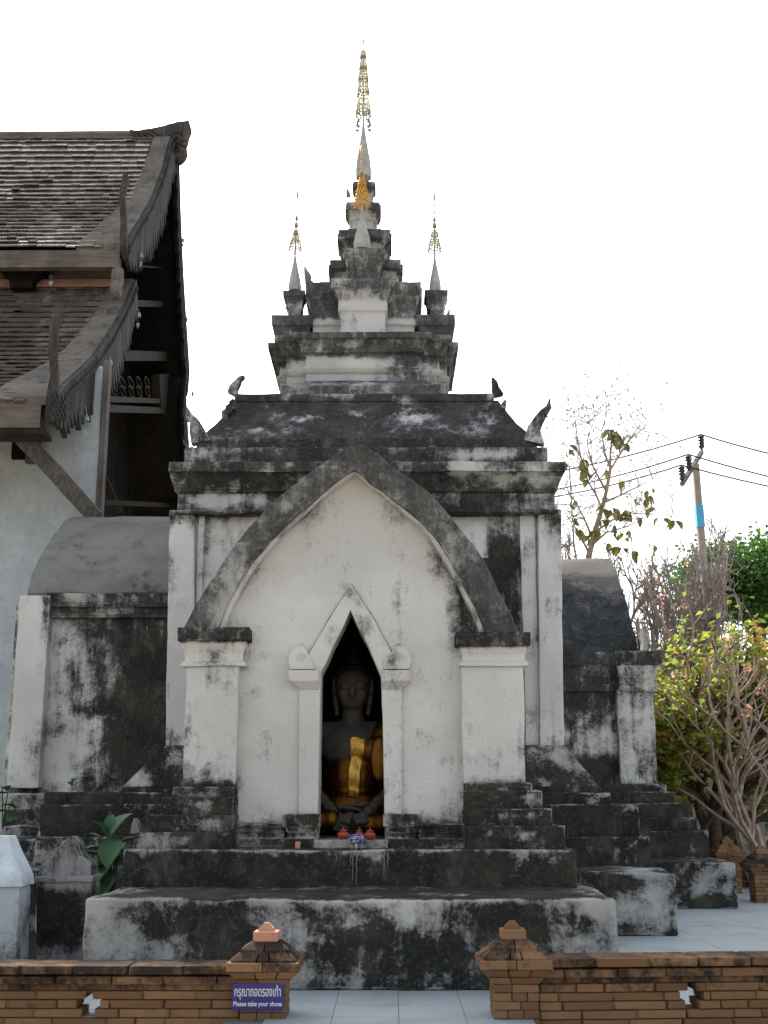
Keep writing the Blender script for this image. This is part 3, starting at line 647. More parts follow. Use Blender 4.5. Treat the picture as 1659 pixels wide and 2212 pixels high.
# --- spires with filigree parasols
def finial(tip, top, tiers, mat, mat2, label, crosses=(), drops=0, TK=1.3):
    """tip: world point of the cone tip; top: world point of the rod end; tiers: (t along rod of the crown, radius, height)"""
    root = thing('parasol_finial', label, 'finial', tip, 'metal parasol finials on the shrine spires')
    d = top-tip; L = d.length
    bm = bmesh.new(); tube(bm, [tip-Vector((0, 0, .06)), tip+d*.5, top], [.014, .010, .004], 6); part('rod', bm, mat2, root)
    for t, r, h in tiers:
        c = tip + d*t; bm = bmesh.new(); n = max(10, int(r*120))
        for zz, rr in ((h, r*.78), (h*.55, r*.92), (h*.30, r)):
            tube(bm, [(c.x+rr*cos(2*pi*k/n), c.y+rr*sin(2*pi*k/n), c.z+zz) for k in range(n+1)], .0055*TK, 4, False)
        for k in range(n):
            a = 2*pi*k/n; x, y = cos(a), sin(a)
            tube(bm, [(c.x+x*r*.78, c.y+y*r*.78, c.z+h), (c.x+x*r*.92, c.y+y*r*.92, c.z+h*.55), (c.x+x*r, c.y+y*r, c.z+h*.30)], .006*TK, 4, False)
            if k % 2: tube(bm, [(c.x+x*r*.92, c.y+y*r*.92, c.z+h*.55), (c.x+cos(a+pi/n)*r, c.y+sin(a+pi/n)*r, c.z+h*.30)], .004*TK, 3, False)
        for k in range(4):
            a = pi/4+k*pi/2; tube(bm, [(c.x, c.y, c.z+h*1.05), (c.x+cos(a)*r*.8, c.y+sin(a)*r*.8, c.z+h)], .005, 3, False)
        part('parasol_tier', bm, mat, root)
        bm = bmesh.new()
        for k in range(n):
            a = 2*pi*(k+.5)/n; x, y = cos(a)*r, sin(a)*r; ln = h*.34*(.7+.5*random.random())
            tube(bm, [(c.x+x, c.y+y, c.z+h*.30), (c.x+x*1.01, c.y+y*1.01, c.z+h*.30-ln)], [.004*TK, .008*TK], 4)
        part('fringe', bm, mat2, root)['kind'] = 'stuff'
    for t, r in crosses:
        c = tip+d*t; bm = bmesh.new(); tube(bm, [c-Vector((r, 0, .02)), c+Vector((r, 0, .03))], .007, 4); tube(bm, [c-Vector((0, r, 0)), c+Vector((0, r, 0))], .006, 4); part('cross_piece', bm, mat2, root)
    bm = bmesh.new(); lathe(bm, [(.002, 0), (.016, .05), (.022, .09), (.002, .2)], (top.x, top.y, top.z-.1), 8); part('bud', bm, mat, root)
    for k in range(drops):
        a = (.4, 2.7, 3.9, 5.6)[k]; r = tiers[0][1]*.95; c = tip + d*tiers[0][0] + Vector((cos(a)*r, sin(a)*r, 0))
        bm = bmesh.new(); tube(bm, [c+Vector((0, 0, .02)), c-Vector((0, 0, .10))], .003, 4); lathe(bm, [(.004, -.06), (.024, -.10), (.03, -.145), (.002, -.15)], c, 8)
        tube(bm, [c-Vector((0, 0, .14)), c-Vector((0, 0, .20))], .002, 3)
        vs = [bm.verts.new(c+Vector(q)) for q in ((-.05, 0, -.21), (0, .01, -.20), (.05, 0, -.22), (.0, 0, -.27))]; bm.faces.new(vs)
        vs = [bm.verts.new(c+Vector(q)+Vector((0, .006, 0))) for q in ((-.05, 0, -.21), (0, .01, -.20), (.05, 0, -.22), (.0, 0, -.27))]; bm.faces.new(vs[::-1])
        part('hanging_bell', bm, mat2, root)
Ym = 18.5
tip = spike(385, 264, 785.5, 33, Ym, 785)
top = W(784.5, 88, Ym); H_ = 264-88
def tt(py): return (264-py)/H_
pxm = hw(1, Ym, 12)
finial(tip, top, [(tt(252), 15.5*pxm, 38*pxm), (tt(208), 12.5*pxm, 30*pxm), (tt(178), 10.5*pxm, 25*pxm), (tt(152), 8*pxm, 20*pxm), (tt(127), 6*pxm, 17*pxm)], M_PALEG, M_SILV, 'tall five-tier silver and gold parasol finial on the topmost spire', drops=4, TK=2.3)
tip = spike(541, 455, 782.5, 36, 17.85, 782, 1.03); top = W(780.5, 323, 17.85); H2 = 455-323; pm = hw(1, 17.85, 10)
finial(tip, top, [(10/H2, 17*pm, 26*pm), (34/H2, 12.5*pm, 17*pm), (50/H2, 9.5*pm, 12*pm), (62/H2, 6*pm, 9*pm), (74/H2, 4*pm, 8*pm)], M_GOLD, M_GOLD, 'bright gold parasol finial on the front spike before the main spire', [(.72, .06), (.84, .07)])
tip = spike(629, 549, 637, 27, 18.15, 637.5); top = W(643, 420, 18.15); H3 = 549-420; pm = hw(1, 18.15, 9)
finial(tip, top, [(4/H3, 14*pm, 25*pm), (25/H3, 9*pm, 14*pm), (40/H3, 6*pm, 12*pm), (58/H3, 3.5*pm, 9*pm), (74/H3, 2.5*pm, 8*pm)], M_PALEB, M_SILV, 'thin gold parasol finial on the left corner spike of the tower', [(.70, .06), (.78, .05), (.88, .04)])
tip = spike(632, 552, 940, 25, 18.15, 939); top = W(938, 425, 18.15); H4 = 552-425
finial(tip, top, [(4/H4, 14.5*pm, 25*pm), (22/H4, 11*pm, 17*pm), (40/H4, 8*pm, 13*pm), (60/H4, 4*pm, 9*pm), (74/H4, 2.6*pm, 7*pm)], M_PALEB, M_SILV, 'thin gold parasol finial on the right corner spike of the tower', [(.72, .05), (.84, .06)])

# --- right side porch
XPR = 4.65
Yp = 17.0
qs = blobs(Yp, [(1560, 1880, 30, 12, -.5), (1510, 1915, 35, 18, -.5), (1570, 1925, 20, 25, -.35), (1480, 1935, 25, 12, -.3), (1470, 1868, 30, 6, -.3)])
for k, (Y, xr, top, zlow, gg) in enumerate([(17.0, 1590, 1862, 0, .74), (18.2, 1532, 1793, .6, .9), (18.3, 1506, 1764, .95, .92), (18.38, 1482, 1734, 1.1, .9), (18.46, 1458, 1710, 1.3, .9), (18.54, 1440, 1692, 1.4, .85)]):
    zt = wz(top, Y); bm = bmesh.new(); box(bm, 1.8, wx(xr, top, Y), Y, 23.0 - (Y-17)*.5, zlow, zt)
    q = blobs(Y, [(xr-12, top+8, 12, 8, -.5)]); plaster('side_plinth_step', bm, shrine, lambda c, n, q=q, gg=gg, k=k: gg + q(c) + (qs(c) if k == 0 else 0), res=.14, bevel=.035, jit=.02, seg=2)
zsb = wz(1692, 18.6); zst = wz(1492, 18.6)
bm = bmesh.new(); box(bm, 2.0, wx(1412, 1600, 18.75), 18.75, 22.8, zsb-.02, zst+.06)
qs2 = blobs(18.7, [(1300, 1610, 60, 30, -.45), (1270, 1560, 60, 40, -.1), (1320, 1660, 60, 20, .3), (1230, 1500, 40, 30, .2)])
plaster('side_porch_wall', bm, shrine, lambda c, n: .68 + qs2(c), res=.13)
bm = bmesh.new(); box(bm, wx(1338, 1600, 18.6), wx(1417, 1600, 18.6), 18.6, 19.1, zsb-.02, zst+.02)
qs3 = blobs(18.6, [(1375, 1530, 40, 50, -.15), (1400, 1670, 50, 20, .3), (1412, 1675, 4, 12, -.9)])
sp = plaster('side_pillar', bm, shrine, lambda c, n: .40 + qs3(c), res=.1)
bm = bmesh.new(); rings(bm, [rect(wx(1338, 1480, 18.6)-d*.5, wx(1415, 1480, 18.6)+d, 18.58-d, 19.2, wz(py, 18.6)) for py, d in ((1495, 0), (1493, .03), (1484, .03), (1482, 0), (1465, 0), (1462, .02), (1450, .03), (1438, .08), (1434, .10), (1408, .10))]); plaster('side_capital', bm, sp, lambda c, n: .45 + .3*(c.z > wz(1440, 18.6)), res=.08, bevel=.005, seg=1)
moulding('side_cornice', [(1495, 1190, 1336, 18.72), (1492, 1190, 1336, 18.68), (1480, 1190, 1336, 18.68), (1478, 1190, 1336, 18.72), (1462, 1190, 1336, 18.72), (1440, 1190, 1336, 18.62), (1436, 1190, 1336, 18.58), (1408, 1190, 1336, 18.58)], 19.6, lambda c, n: .72)
# vault: profile in (Y,z) from its visible edge
def vault(edge, X, x_in, yridge, g, mat, th=.25, label=None):
    pr = [(WX(px, py, X).y, WX(px, py, X).z) for px, py in edge]
    yr = pr[-1][0]; full = pr + [(2*yr-y, z) for y, z in reversed(pr[:-1])]
    inner = [(yr + (y-yr)*.88, z-th) for y, z in reversed(full)]
    bm = bmesh.new(); prism_x(bm, full + inner, min(X, x_in), max(X, x_in)); bmesh.ops.recalc_face_normals(bm, faces=bm.faces)
    return plaster('side_vault', bm, shrine, g, mat=mat, res=.16, bevel=.02, jit=.02)
Xv = 3.85
VD = lambda c, n: .95 - 1.3*max(0, min(1, (c.z-(4.55+.9*max(0, (3.5-c.x)/1.6)))*1.6))  # dark over the vault, paler towards its upper outer end
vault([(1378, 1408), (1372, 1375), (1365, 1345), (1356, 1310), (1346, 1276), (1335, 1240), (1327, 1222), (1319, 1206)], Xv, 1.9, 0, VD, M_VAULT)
bm = bmesh.new(); box(bm, 2.5, Xv-.05, 19.4, 21.8, zst, zst+.5); part('vault_core', bm, M_DARK, shrine)
naga([(1388, 1412), (1392, 1395), (1391, 1375), (1386, 1358)], [7, 8, 7, 3], 18.7, .4, 'crocket', wob=False)

# --- left side porch (towards the hall)
Yl = 16.7
bm = bmesh.new(); box(bm, -5.3, -2.3, Yl+.12, 20.0, 1.4, wz(1300, Yl))
ql = blobs(Yl, [(150, 1620, 60, 60, -.45), (205, 1560, 20, 20, -.35), (130, 1450, 30, 100, -.4), (170, 1440, 25, 60, -.15), (300, 1500, 90, 200, .6), (260, 1620, 60, 40, .2), (130, 1670, 50, 12, -.35)])
plaster('side_porch_wall', bm, shrine, lambda c, n: .45 + ql(c), res=.12)
bm = bmesh.new(); rings(bm, [rect(wx(14, 1700, Yl-.1), wx(82, 1700, Yl-.1), Yl-.1, Yl+.5, wz(1702, Yl-.1)), rect(wx(42, 1285, Yl-.1), wx(108, 1285, Yl-.1), Yl-.1, Yl+.5, wz(1285, Yl-.1))])
qp = blobs(Yl, [(105, 1340, 14, 60, .5), (90, 1600, 14, 60, .35), (60, 1500, 20, 100, -.15)])
plaster('side_pillar', bm, shrine, lambda c, n: .03 + qp(c), res=.1)
ql2 = blobs(Yl, [(160, 1290, 40, 10, -.5), (240, 1320, 60, 10, -.3), (130, 1320, 40, 20, -.2), (330, 1320, 50, 30, .3)])
moulding('side_cornice', [(1335, 108, 372, Yl+.08), (1333, 108, 372, Yl), (1326, 108, 372, Yl), (1324, 108, 372, Yl+.05), (1312, 108, 372, Yl+.05), (1310, 106, 372, Yl-.02), (1305, 106, 372, Yl-.02), (1303, 105, 372, Yl+.02), (1281, 100, 372, Yl-.04)], 17.2, lambda c, n: .62 + ql2(c))
Xl = -5.22
qv = blobs(17.5, [(330, 1275, 60, 25, .35), (120, 1270, 80, 14, .25), (250, 1180, 60, 10, .2)])
vault([(58, 1280), (63, 1258), (72, 1232), (85, 1205), (100, 1180), (118, 1150), (135, 1128), (150, 1119), (165, 1116)], Xl, -2.6, 0, lambda c, n: .12 + qv(c), M_CEM)
# left steps
zb = .0
ys_ = [(13.9, 1880, -4.9, .62), (15.05, 1813, -4.75, .8), (15.4, 1783, -4.85, .62), (15.8, 1750, -4.95, .62), (16.1, 1714, -5.3, .5)]
for Y, top, xl, gg in ys_:
    zt = wz(top, Y); bm = bmesh.new(); box(bm, xl, -2.2, Y, 20.2, zb, zt)
    q = blobs(Y, [(110, top+14, 35, 10, -.25), (200, top+14, 25, 10, -.2), (95, 1845, 30, 25, -.6), (135, 1850, 16, 16, -.2)])
    plaster('side_plinth_step', bm, shrine, lambda c, n, q=q, gg=gg: gg + q(c), res=.11, bevel=.03, jit=.025, seg=2); zb = zt-.02
bm = bmesh.new(); a = P2([(284, 1800), (286, 1782), (292, 1767), (299, 1778), (304, 1798), (302, 1801)], 12.0); prism_y(bm, a, 11.95, 12.12); bmesh.ops.recalc_face_normals(bm, faces=bm.faces)
tag(plaster('stone_shard', bm, None, lambda c, n: .1, bevel=.01, res=.05) if False else (lambda o: o)(link('stone_shard', mesh(bm, M_STONE))), 'small pale broken stone leaning by the left end of the pedestal steps', 'stone')

# ================================================================ STATUE
def remeshed(bm, voxel, smooth_it=4):
    me = bpy.data.meshes.new('tmp'); bm.to_mesh(me); bm.free(); o = bpy.data.objects.new('tmp', me); COL.objects.link(o)
    m = o.modifiers.new('r', 'REMESH'); m.mode = 'VOXEL'; m.voxel_size = voxel
    s_ = o.modifiers.new('s', 'SMOOTH'); s_.iterations = smooth_it; s_.factor = .6
    dg = bpy.context.evaluated_depsgraph_get(); out = bpy.data.meshes.new_from_object(o.evaluated_get(dg))
    bpy.data.objects.remove(o); bpy.data.meshes.remove(me); return out
sx, sy, sz = W(762, 1500, 13.0).x, 13.0, z2+.06
hz = W(762, 1490, 13.0).z
stat = thing('seated_statue', 'seated Buddha statue with red lips and gold robe inside the dark doorway', 'statue', (sx, sy, sz))
bm = bmesh.new()
def cap(bm, a, b, r0, r1, n=7):
    a, b = Vector(a), Vector(b)
    for i in range(n+1):
        t = i/n; r = r0+(r1-r0)*t; ell(bm, a.lerp(b, t), (r, r, r), 10, 7)
def T(x, y, z): return Vector((sx+x, sy+y, sz+z))
Hh = hz-sz     # height of the face centre above the seat
ell(bm, T(0, .05, .28), (.36, .26, .22)); ell(bm, T(0, .06, Hh*.42), (.29, .2, .30)); ell(bm, T(0, .04, Hh*.62), (.37, .22, .25))
cap(bm, T(-.36, .05, Hh*.70), T(.36, .05, Hh*.70), .13, .13, 9)
cap(bm, T(0, .04, Hh*.70), T(0, .02, Hh*.88), .14, .11)
for s in (-1, 1):
    cap(bm, T(.43*s, .05, Hh*.68), T(.52*s, .02, Hh*.38), .11, .09); cap(bm, T(.52*s, .02, Hh*.38), T(.18*s, -.38, .26), .085, .06)
    cap(bm, T(.25*s, 0, .14), T(.78*s, -.25, .13), .17, .13); cap(bm, T(.78*s, -.25, .13), T(-.12*s, -.42, .12 if s > 0 else .18), .13, .085)
# head
ell(bm, T(0, 0, Hh), (.185, .19, .235)); ell(bm, T(0, -.03, Hh+.07), (.19, .17, .15)); ell(bm, T(0, -.06, Hh-.13), (.13, .12, .09))
ell(bm, T(0, -.185, Hh-.03), (.035, .045, .075)); ell(bm, T(0, -.20, Hh-.065), (.045, .04, .026))
for s in (-1, 1):
    ell(bm, T(.078*s, -.155, Hh+.045), (.062, .035, .02), rot=Matrix.Rotation(-.15*s, 3, 'Y')); ell(bm, T(.075*s, -.158, Hh+.0), (.05, .03, .018)); ell(bm, T(.10*s, -.12, Hh-.06), (.06, .06, .06))
me = remeshed(bm, .017, 3); me.materials.append(M_SKIN); me.shade_smooth()
o = bpy.data.objects.new('body', me); BODY_NAME = o.name; COL.objects.link(o); o.parent = stat; o.location = -Vector((sx, sy, sz)); WLOC[o.name] = Vector((0, 0, 0))
for s in (-1, 1):
    bm = bmesh.new(); cap(bm, T(.20*s, .02, Hh+.10), T(.195*s, .0, Hh-.05), .028, .03, 5); cap(bm, T(.195*s, 0, Hh-.05), T(.165*s, -.02, Hh-.25), .03, .026, 6)
    part('ear', bm, M_SKIN, stat, 60)
    bm = bmesh.new(); tube(bm, [T((.03+.09*t)*s, -.187+.02*t*t, Hh+.005-.012*sin(pi*t)) for t in [i/6 for i in range(7)]], .005, 5); part('eyelid', bm, M_HAIR, stat)
    bm = bmesh.new(); tube(bm, [T((.02+.12*t)*s, -.19+.05*t*t, Hh+.05+.03*sin(pi*t)) for t in [i/6 for i in range(7)]], .005, 5); part('eyebrow', bm, M_HAIR, stat)
bm = bmesh.new(); ell(bm, T(0, -.168, Hh-.115), (.062, .02, .012)); ell(bm, T(0, -.166, Hh-.13), (.045, .022, .013)); part('lips', bm, M_LIP, stat, 60)
bm = bmesh.new(); ell(bm, T(0, .06, Hh+.14), (.215, .20, .17)); ell(bm, T(0, .06, Hh+.28), (.11, .11, .10)); tube(bm, [T(0, .06, Hh+.34), T(0, .06, Hh+.42), T(0, .06, Hh+.5)], [.05, .03, .004], 8); part('hair', bm, M_HAIR, stat, 60)
# robe: hugs left shoulder, chest and legs
bm = bmesh.new()
ell(bm, T(0, .05, .30), (.38, .275, .22)); ell(bm, T(0, .045, Hh*.42), (.31, .215, .30))
cap(bm, T(.12, .02, Hh*.60), T(.34, .05, Hh*.70), .16, .15); cap(bm, T(.43, .05, Hh*.68), T(.53, .02, Hh*.38), .13, .115); ell(bm, T(.20, .03, Hh*.58), (.22, .225, .2))
for s in (-1, 1):
    cap(bm, T(.25*s, 0, .14), T(.78*s, -.25, .13), .185, .145); cap(bm, T(.78*s, -.25, .13), T(.20*s, -.40, .13 if s > 0 else .17), .145, .115)
me = remeshed(bm, .02, 4); me.materials.append(M_GOLDR); me.shade_smooth()
bmr = bmesh.new(); bmr.from_mesh(me)
# bare right shoulder: cut the robe along the diagonal hem
pco = T(-.20, 0, Hh-.73); pno = Vector((-.84, 0, .54))
bmesh.ops.bisect_plane(bmr, geom=bmr.verts[:]+bmr.edges[:]+bmr.faces[:], plane_co=pco, plane_no=pno)
bmesh.ops.delete(bmr, geom=[v for v in bmr.verts if (v.co-pco).dot(pno) > 1e-4 and v.co.z > sz+.36], context='VERTS')
bmr.to_mesh(me); bmr.free()
o = bpy.data.objects.new('robe', me); COL.objects.link(o); o.parent = stat; o.location = -Vector((sx, sy, sz))
# sash hanging down the front, laid on the robe and chest
from mathutils.bvhtree import BVHTree
bt_ = []
for q_ in (o, bpy.data.objects[BODY_NAME]):
    bt_.append(BVHTree.FromPolygons([v.co.copy() for v in q_.data.vertices], [tuple(p.vertices) for p in q_.data.polygons]))
def front_y(x, z):
    best = None
    for b_ in bt_:
        h = b_.ray_cast(Vector((x, sy-1.5, z)), Vector((0, 1, 0)))
        if h[0] is not None: best = h[0].y if best is None else min(best, h[0].y)
    return best if best is not None else sy-.1
bm = bmesh.new(); rows = []; nz_, nx_ = 26, 9
for i in range(nz_+1):
    t = i/nz_; z = sz + .40 + .60*t; xl = -.055 + .045*t + .008*sin(t*11); xr = .075 + .055*t + .006*sin(t*7+1); r_ = []
    for k in range(nx_+1):
        u = k/nx_; x = sx + xl + (xr-xl)*u; r_.append(bm.verts.new((x, front_y(x, z) - .010 - .007*sin(u*pi*5)**2 - .004*noise.noise(Vector((x*9, z*6, 0))), z + .012*sin(u*5))))
    rows.append(r_)
for a, b in zip(rows, rows[1:]):
    for k in range(nx_): bm.faces.new((a[k], a[k+1], b[k+1], b[k]))
ex = bmesh.ops.extrude_face_region(bm, geom=bm.faces[:]); bmesh.ops.translate(bm, vec=(0, .012, 0), verts=[v for v in ex['geom'] if isinstance(v, bmesh.types.BMVert)])
bmesh.ops.recalc_face_normals(bm, faces=bm.faces); part('sash', bm, M_GOLD, stat, 60)
# hands: right hand over the shin, left hand in the lap, five fingers each
def hand(wrist, dirv, side, name):
    bm = bmesh.new(); d = Vector(dirv).normalized(); up = Vector((0, 0, 1)); rt = d.cross(up).normalized()
    wv = Vector(wrist); palm = wv + d*.10
    ell(bm, palm, (.085, .06, .03), rot=Matrix((d, rt, up)).transposed())
    for k in range(4):
        st_ = palm + d*.06 + rt*(k-1.5)*.028; ln = (.10, .12, .115, .09)[k]
        cap(bm, st_, st_+d*ln*.6-up*.004, .014, .013, 5); cap(bm, st_+d*ln*.6-up*.004, st_+d*ln-up*.018, .013, .010, 4)
    th = wv + d*.05 + rt*.055*side; cap(bm, th, th+(d*.07+rt*.035*side+up*.01), .017, .012, 6)
    part(name, bm, M_SKIN, stat, 60)
hand(T(-.16, -.40, .30), (1, -.10, -.05), 1, 'hand'); hand(T(.20, -.36, .33), (-1, -.12, -.04), 1, 'hand')
bm = bmesh.new(); ell(bm, T(.05, -.50, .16), (.15, .05, .035)); [ell(bm, T(-.10-.012*k, -.50, .175-.022*k), (.03, .02, .012)) for k in range(5)]; part('foot', bm, M_SKIN, stat, 60)
# seat under the statue
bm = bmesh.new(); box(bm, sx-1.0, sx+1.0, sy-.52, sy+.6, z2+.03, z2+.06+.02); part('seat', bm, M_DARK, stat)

# gilt disc-like offering fan standing by the right knee
fan = thing('offering_fan', 'round orange and gold ceremonial fan beside the seated statue', 'fan', W(822, 1690, 12.75))
c = W(820, 1640, 12.75)
bm = bmesh.new(); lathe(bm, [(.001, -.01), (.10, -.01), (.115, 0), (.10, .012), (.001, .012)], (0, 0, 0), 24)
bmesh.ops.transform(bm, matrix=Matrix.Translation(c) @ Matrix.Diagonal((.8, 1, 1.9, 1)) @ Matrix.Rotation(pi/2, 4, 'X'), verts=bm.verts); part('fan_disc', bm, M_GOLDR, fan, 40)
bm = bmesh.new(); tube(bm, [c-Vector((0, 0, .15)), (c.x, c.y, z2+.06)], .012, 6); part('fan_handle', bm, M_WOODD, fan)

# offerings
def pot(px, py, w_px, name, label, flat=1.0, Y=11.72, zb=None):
    c = W(px, py, Y); r = w_px/2*(W(px+1, py, Y)-c).x; z0 = wz(1815, 11.62)+.003 if zb is None else zb
    t = thing(name, label, 'pot', (c.x, Y, z0), 'red clay pots on the door sill')
    bm = bmesh.new(); lathe(bm, [(.45*r, 0), (.55*r, .05*r), (.95*r, .55*r*flat), (1.0*r, .75*r*flat), (.85*r, 1.05*r*flat), (.5*r, 1.2*r*flat), (.62*r, 1.32*r*flat)], (c.x, Y, z0), 20); part('pot_body', bm, M_CLAY, t, 40)
    bm = bmesh.new(); lathe(bm, [(.66*r, 1.33*r*flat), (.6*r, 1.42*r*flat), (.25*r, 1.55*r*flat), (.12*r, 1.62*r*flat), (.13*r, 1.75*r*flat), (.02*r, 1.95*r*flat)], (c.x, Y, z0), 20); part('pot_lid', bm, M_CLAY, t, 40)
pot(742, 1800, 27, 'clay_pot', 'squat red clay lidded pot, left one on the door sill')
pot(776, 1797, 19, 'clay_pot', 'narrow taller red clay pot behind the blue and white bowl', 1.35, 11.82)
pot(799, 1800, 26, 'clay_pot', 'squat red clay lidded pot, right one on the door sill')
c = W(770, 1815, 11.5); zb0 = z2
bowl = thing('incense_bowl', 'small blue and white porcelain incense bowl in front of the door sill', 'bowl', (c.x, 11.5, zb0))
bm = bmesh.new(); r = .075; lathe(bm, [(.6*r, .035), (.85*r, .05), (1.0*r, .09), (.95*r, .115), (1.05*r, .125), (.9*r, .125), (.8*r, .07), (.02, .06)], (c.x, 11.5, zb0), 24); part('bowl_body', bm, M_BW, bowl, 40)
for a in (0.5, 2.6, 4.7):
    bm = bmesh.new(); tube(bm, [(c.x+cos(a)*.045, 11.5+sin(a)*.045, zb0+.045), (c.x+cos(a)*.05, 11.5+sin(a)*.05, zb0)], [.012, .009], 6); part('bowl_foot', bm, M_CONE, bowl)
c = W(762, 1790, 12.15)
bm = bmesh.new(); rs = []
for z, r in ((0, .07), (.03, .07), (.035, .05), (.08, .055), (.09, .035), (.13, .04), (.14, .022), (.18, .024), (.20, .010), (.25, .002)): rs.append([(c.x+r*cos(q*pi/4), 12.15+r*sin(q*pi/4), z2+.06+z) for q in range(8)])
rings(bm, rs); tag(link('votive_cone', mesh(bm, M_WOODD)), 'small dark tiered votive cone between the clay pots and the statue', 'ornament')
bm = bmesh.new(); c = W(643, 1822, 11.5); box(bm, c.x-.022, c.x+.022, 11.5, 11.54, z2, z2+.06); tag(link('brick_chip', mesh(bm, M_SALMON)), 'small pinkish brick chip on the ledge left of the doorway', 'brick')

# ================================================================ LEFT FOREGROUND STONES
def merlon():
    Y = 11.0; o = [(78, 2030), (78, 1898), (86, 1875), (106, 1852), (118, 1848), (128, 1826), (146, 1808), (150, 1805), (156, 1808), (176, 1828), (190, 1850), (200, 1870), (204, 1895), (204, 2030)]
    t = thing('boundary_stone', 'dark mossy grey boundary stone with pointed stepped top left of the plinth', 'stone', (W(140, 2030, Y).x, Y, 0))
    bm = bmesh.new(); pts = P2([(78, 2120), (78, 1902)] + [(86, 1876), (106, 1852), (117, 1848), (128, 1827), (150, 1806), (166, 1826), (172, 1849), (192, 1868), (196, 1902), (196, 2120)], Y)
    prism_y(bm, pts, Y, Y+.34); bmesh.ops.recalc_face_normals(bm, faces=bm.faces)
    q = blobs(Y, [(135, 1908, 60, 14, -.5), (130, 1880, 30, 15, -.2), (140, 1990, 80, 60, .5)])
    plaster('stone_body', bm, t, lambda c, n: .55 + q(c), mat=M_STONE, res=.06, bevel=.02, jit=.012)
    bm = bmesh.new(); a, b = wx(76, 1900, Y-.03), wx(198, 1900, Y-.03); box(bm, a, b, Y-.03, Y+.37, wz(1904, Y), wz(1892, Y)); plaster('stone_band', bm, t, lambda c, n: .35, mat=M_STONE, res=.06, bevel=.012)
merlon()
Y = 10.4
t = thing('whitewashed_pedestal', 'pale blue whitewashed pedestal with sloping top cut by the left edge', 'pedestal', (-3.1, Y, 0))
bm = bmesh.new(); xr = wx(42, 1900, Y); rings(bm, [rect(xr-1.3, xr+.03, Y-.02, Y+.34, 0), rect(xr-1.3, xr, Y, Y+.34, wz(1915, Y))]); plaster('pedestal_base', bm, t, lambda c, n: .05 + .35*exp(-c.z*2.2), mat=plaster_mat('blue_limewash', (.50, .55, .60), (.42, .47, .50), (.05, .06, .06), (.07, .08, .08)), res=.1)
bm = bmesh.new(); rings(bm, [rect(xr-1.3, xr+.035, Y-.035, Y+.34, wz(1916, Y)), rect(xr-1.3, xr+.02, Y-.02, Y+.34, wz(1893, Y)), rect(xr-1.3, wx(22, 1810, Y+.15), Y+.1, Y+.3, wz(1806, Y+.15))]); plaster('pedestal_slope', bm, t, lambda c, n: .0, mat=M_WALLB, res=.2, bevel=.012)
bm = bmesh.new(); box(bm, -7, -2.6, 9.0, 14.2, -.2, .03)
so_ = plaster('flower_bed_soil', bm, None, lambda c, n: .5, mat=M_SOIL, res=.3, bevel=0, jit=.06) if False else link('soil', mesh(bm, M_SOIL)); so_['kind'] = 'structure'

# broad-leaved plant: each large leaf a part
def leaf_mesh(mat, L=1.0, wd=.36, nseg=7, curl=.5, name='leaf'):
    bm = bmesh.new(); tl = bm.verts.layers.float.new('tint'); rows = []
    for i in range(nseg+1):
        t = i/nseg; h = wd*sin(pi*min(1, t*.92+.06))**.8*(1-t*.25); z = L*t*.35 - curl*t*t*L*.6
        r = [bm.verts.new((x*h, L*t*.93, z + abs(x)*h*.35)) for x in (-1, -.5, 0, .5, 1)]
        for v in r: v[tl] = t*.8
        rows.append(r)
    for a, b in zip(rows, rows[1:]):
        for k in range(4): bm.faces.new((a[k], a[k+1], b[k+1], b[k]))
    return mesh(bm, mat, 180, name)
def plant(name, label, base, leaves, size, stemr=.008, mat=M_LBIG):
    t = thing(name, label, 'plant', base); me = leaf_mesh(mat)
    bm = bmesh.new()
    for (p, rz, tilt, s) in leaves:
        p = Vector(p); tube(bm, [Vector(base), Vector(base).lerp(p, .55)+Vector((0, 0, .04)), p], stemr, 5)
        o = bpy.data.objects.new('leaf', me); COL.objects.link(o); o.parent = t; o.location = p-Vector(base); o.rotation_euler = (tilt, 0, rz); o.scale = (s*size,)*3
    part('stem', bm, mat, t)
Yq = 12.4
def pq(x, y, Y=Yq): return W(x, y, Y)
lv = [(pq(248, 1812), pi*.98, -.9, 1.25), (pq(236, 1838), pi*.62, -.15, 1.2), (pq(238, 1806), pi*.25*-1, .65, 1.2), (pq(255, 1822), -pi*.42, .0, 1.0), (pq(222, 1818), pi*.5, .35, .7), (pq(230, 1803), pi*.75, .6, .8),
      (pq(240, 1860), pi*.85, -.8, 1.3), (pq(225, 1868), pi*.7, -.6, 1.2), (pq(247, 1885), pi*.9, -.9, 1.0), (pq(255, 1850), -pi*.6, -.3, .8), (pq(236, 1792), 0, 1.0, .6), (pq(215, 1845), pi*.55, -.2, .9)]
plant('broadleaf_plant', 'broad-leaved green plant growing between the boundary stone and the plinth steps', tuple(W(243, 1960, Yq)), lv, .30)
plant('climbing_plant', 'dark green leafy plant at the left edge on the plinth steps', tuple(W(5, 1790, 14.6)), [(W(5+12*(k % 3), 1700+13*k, 14.6), k*1.9, -.3, 1) for k in range(6)], .22)
for k, (px, py, Y, lab) in enumerate(((155, 1690, 16.0, 'small weed growing on the top step below the left porch wall'), (133, 1733, 15.75, 'small weed sprouting from the face of the second left step'), (245, 1733, 15.7, 'tiny weed sprouting right of the other weed on the left steps'), (238, 1680, 16.2, 'bright green seedling at the foot of the blackened left wall'))):
    b = W(px, py+10, Y); plant('weed', lab, tuple(b), [(b+Vector((random.uniform(-.07, .07), random.uniform(-.06, .0), random.uniform(.02, .10))), random.uniform(0, 6.28), random.uniform(-.3, .5), 1) for _ in range(9)], .07, .003)

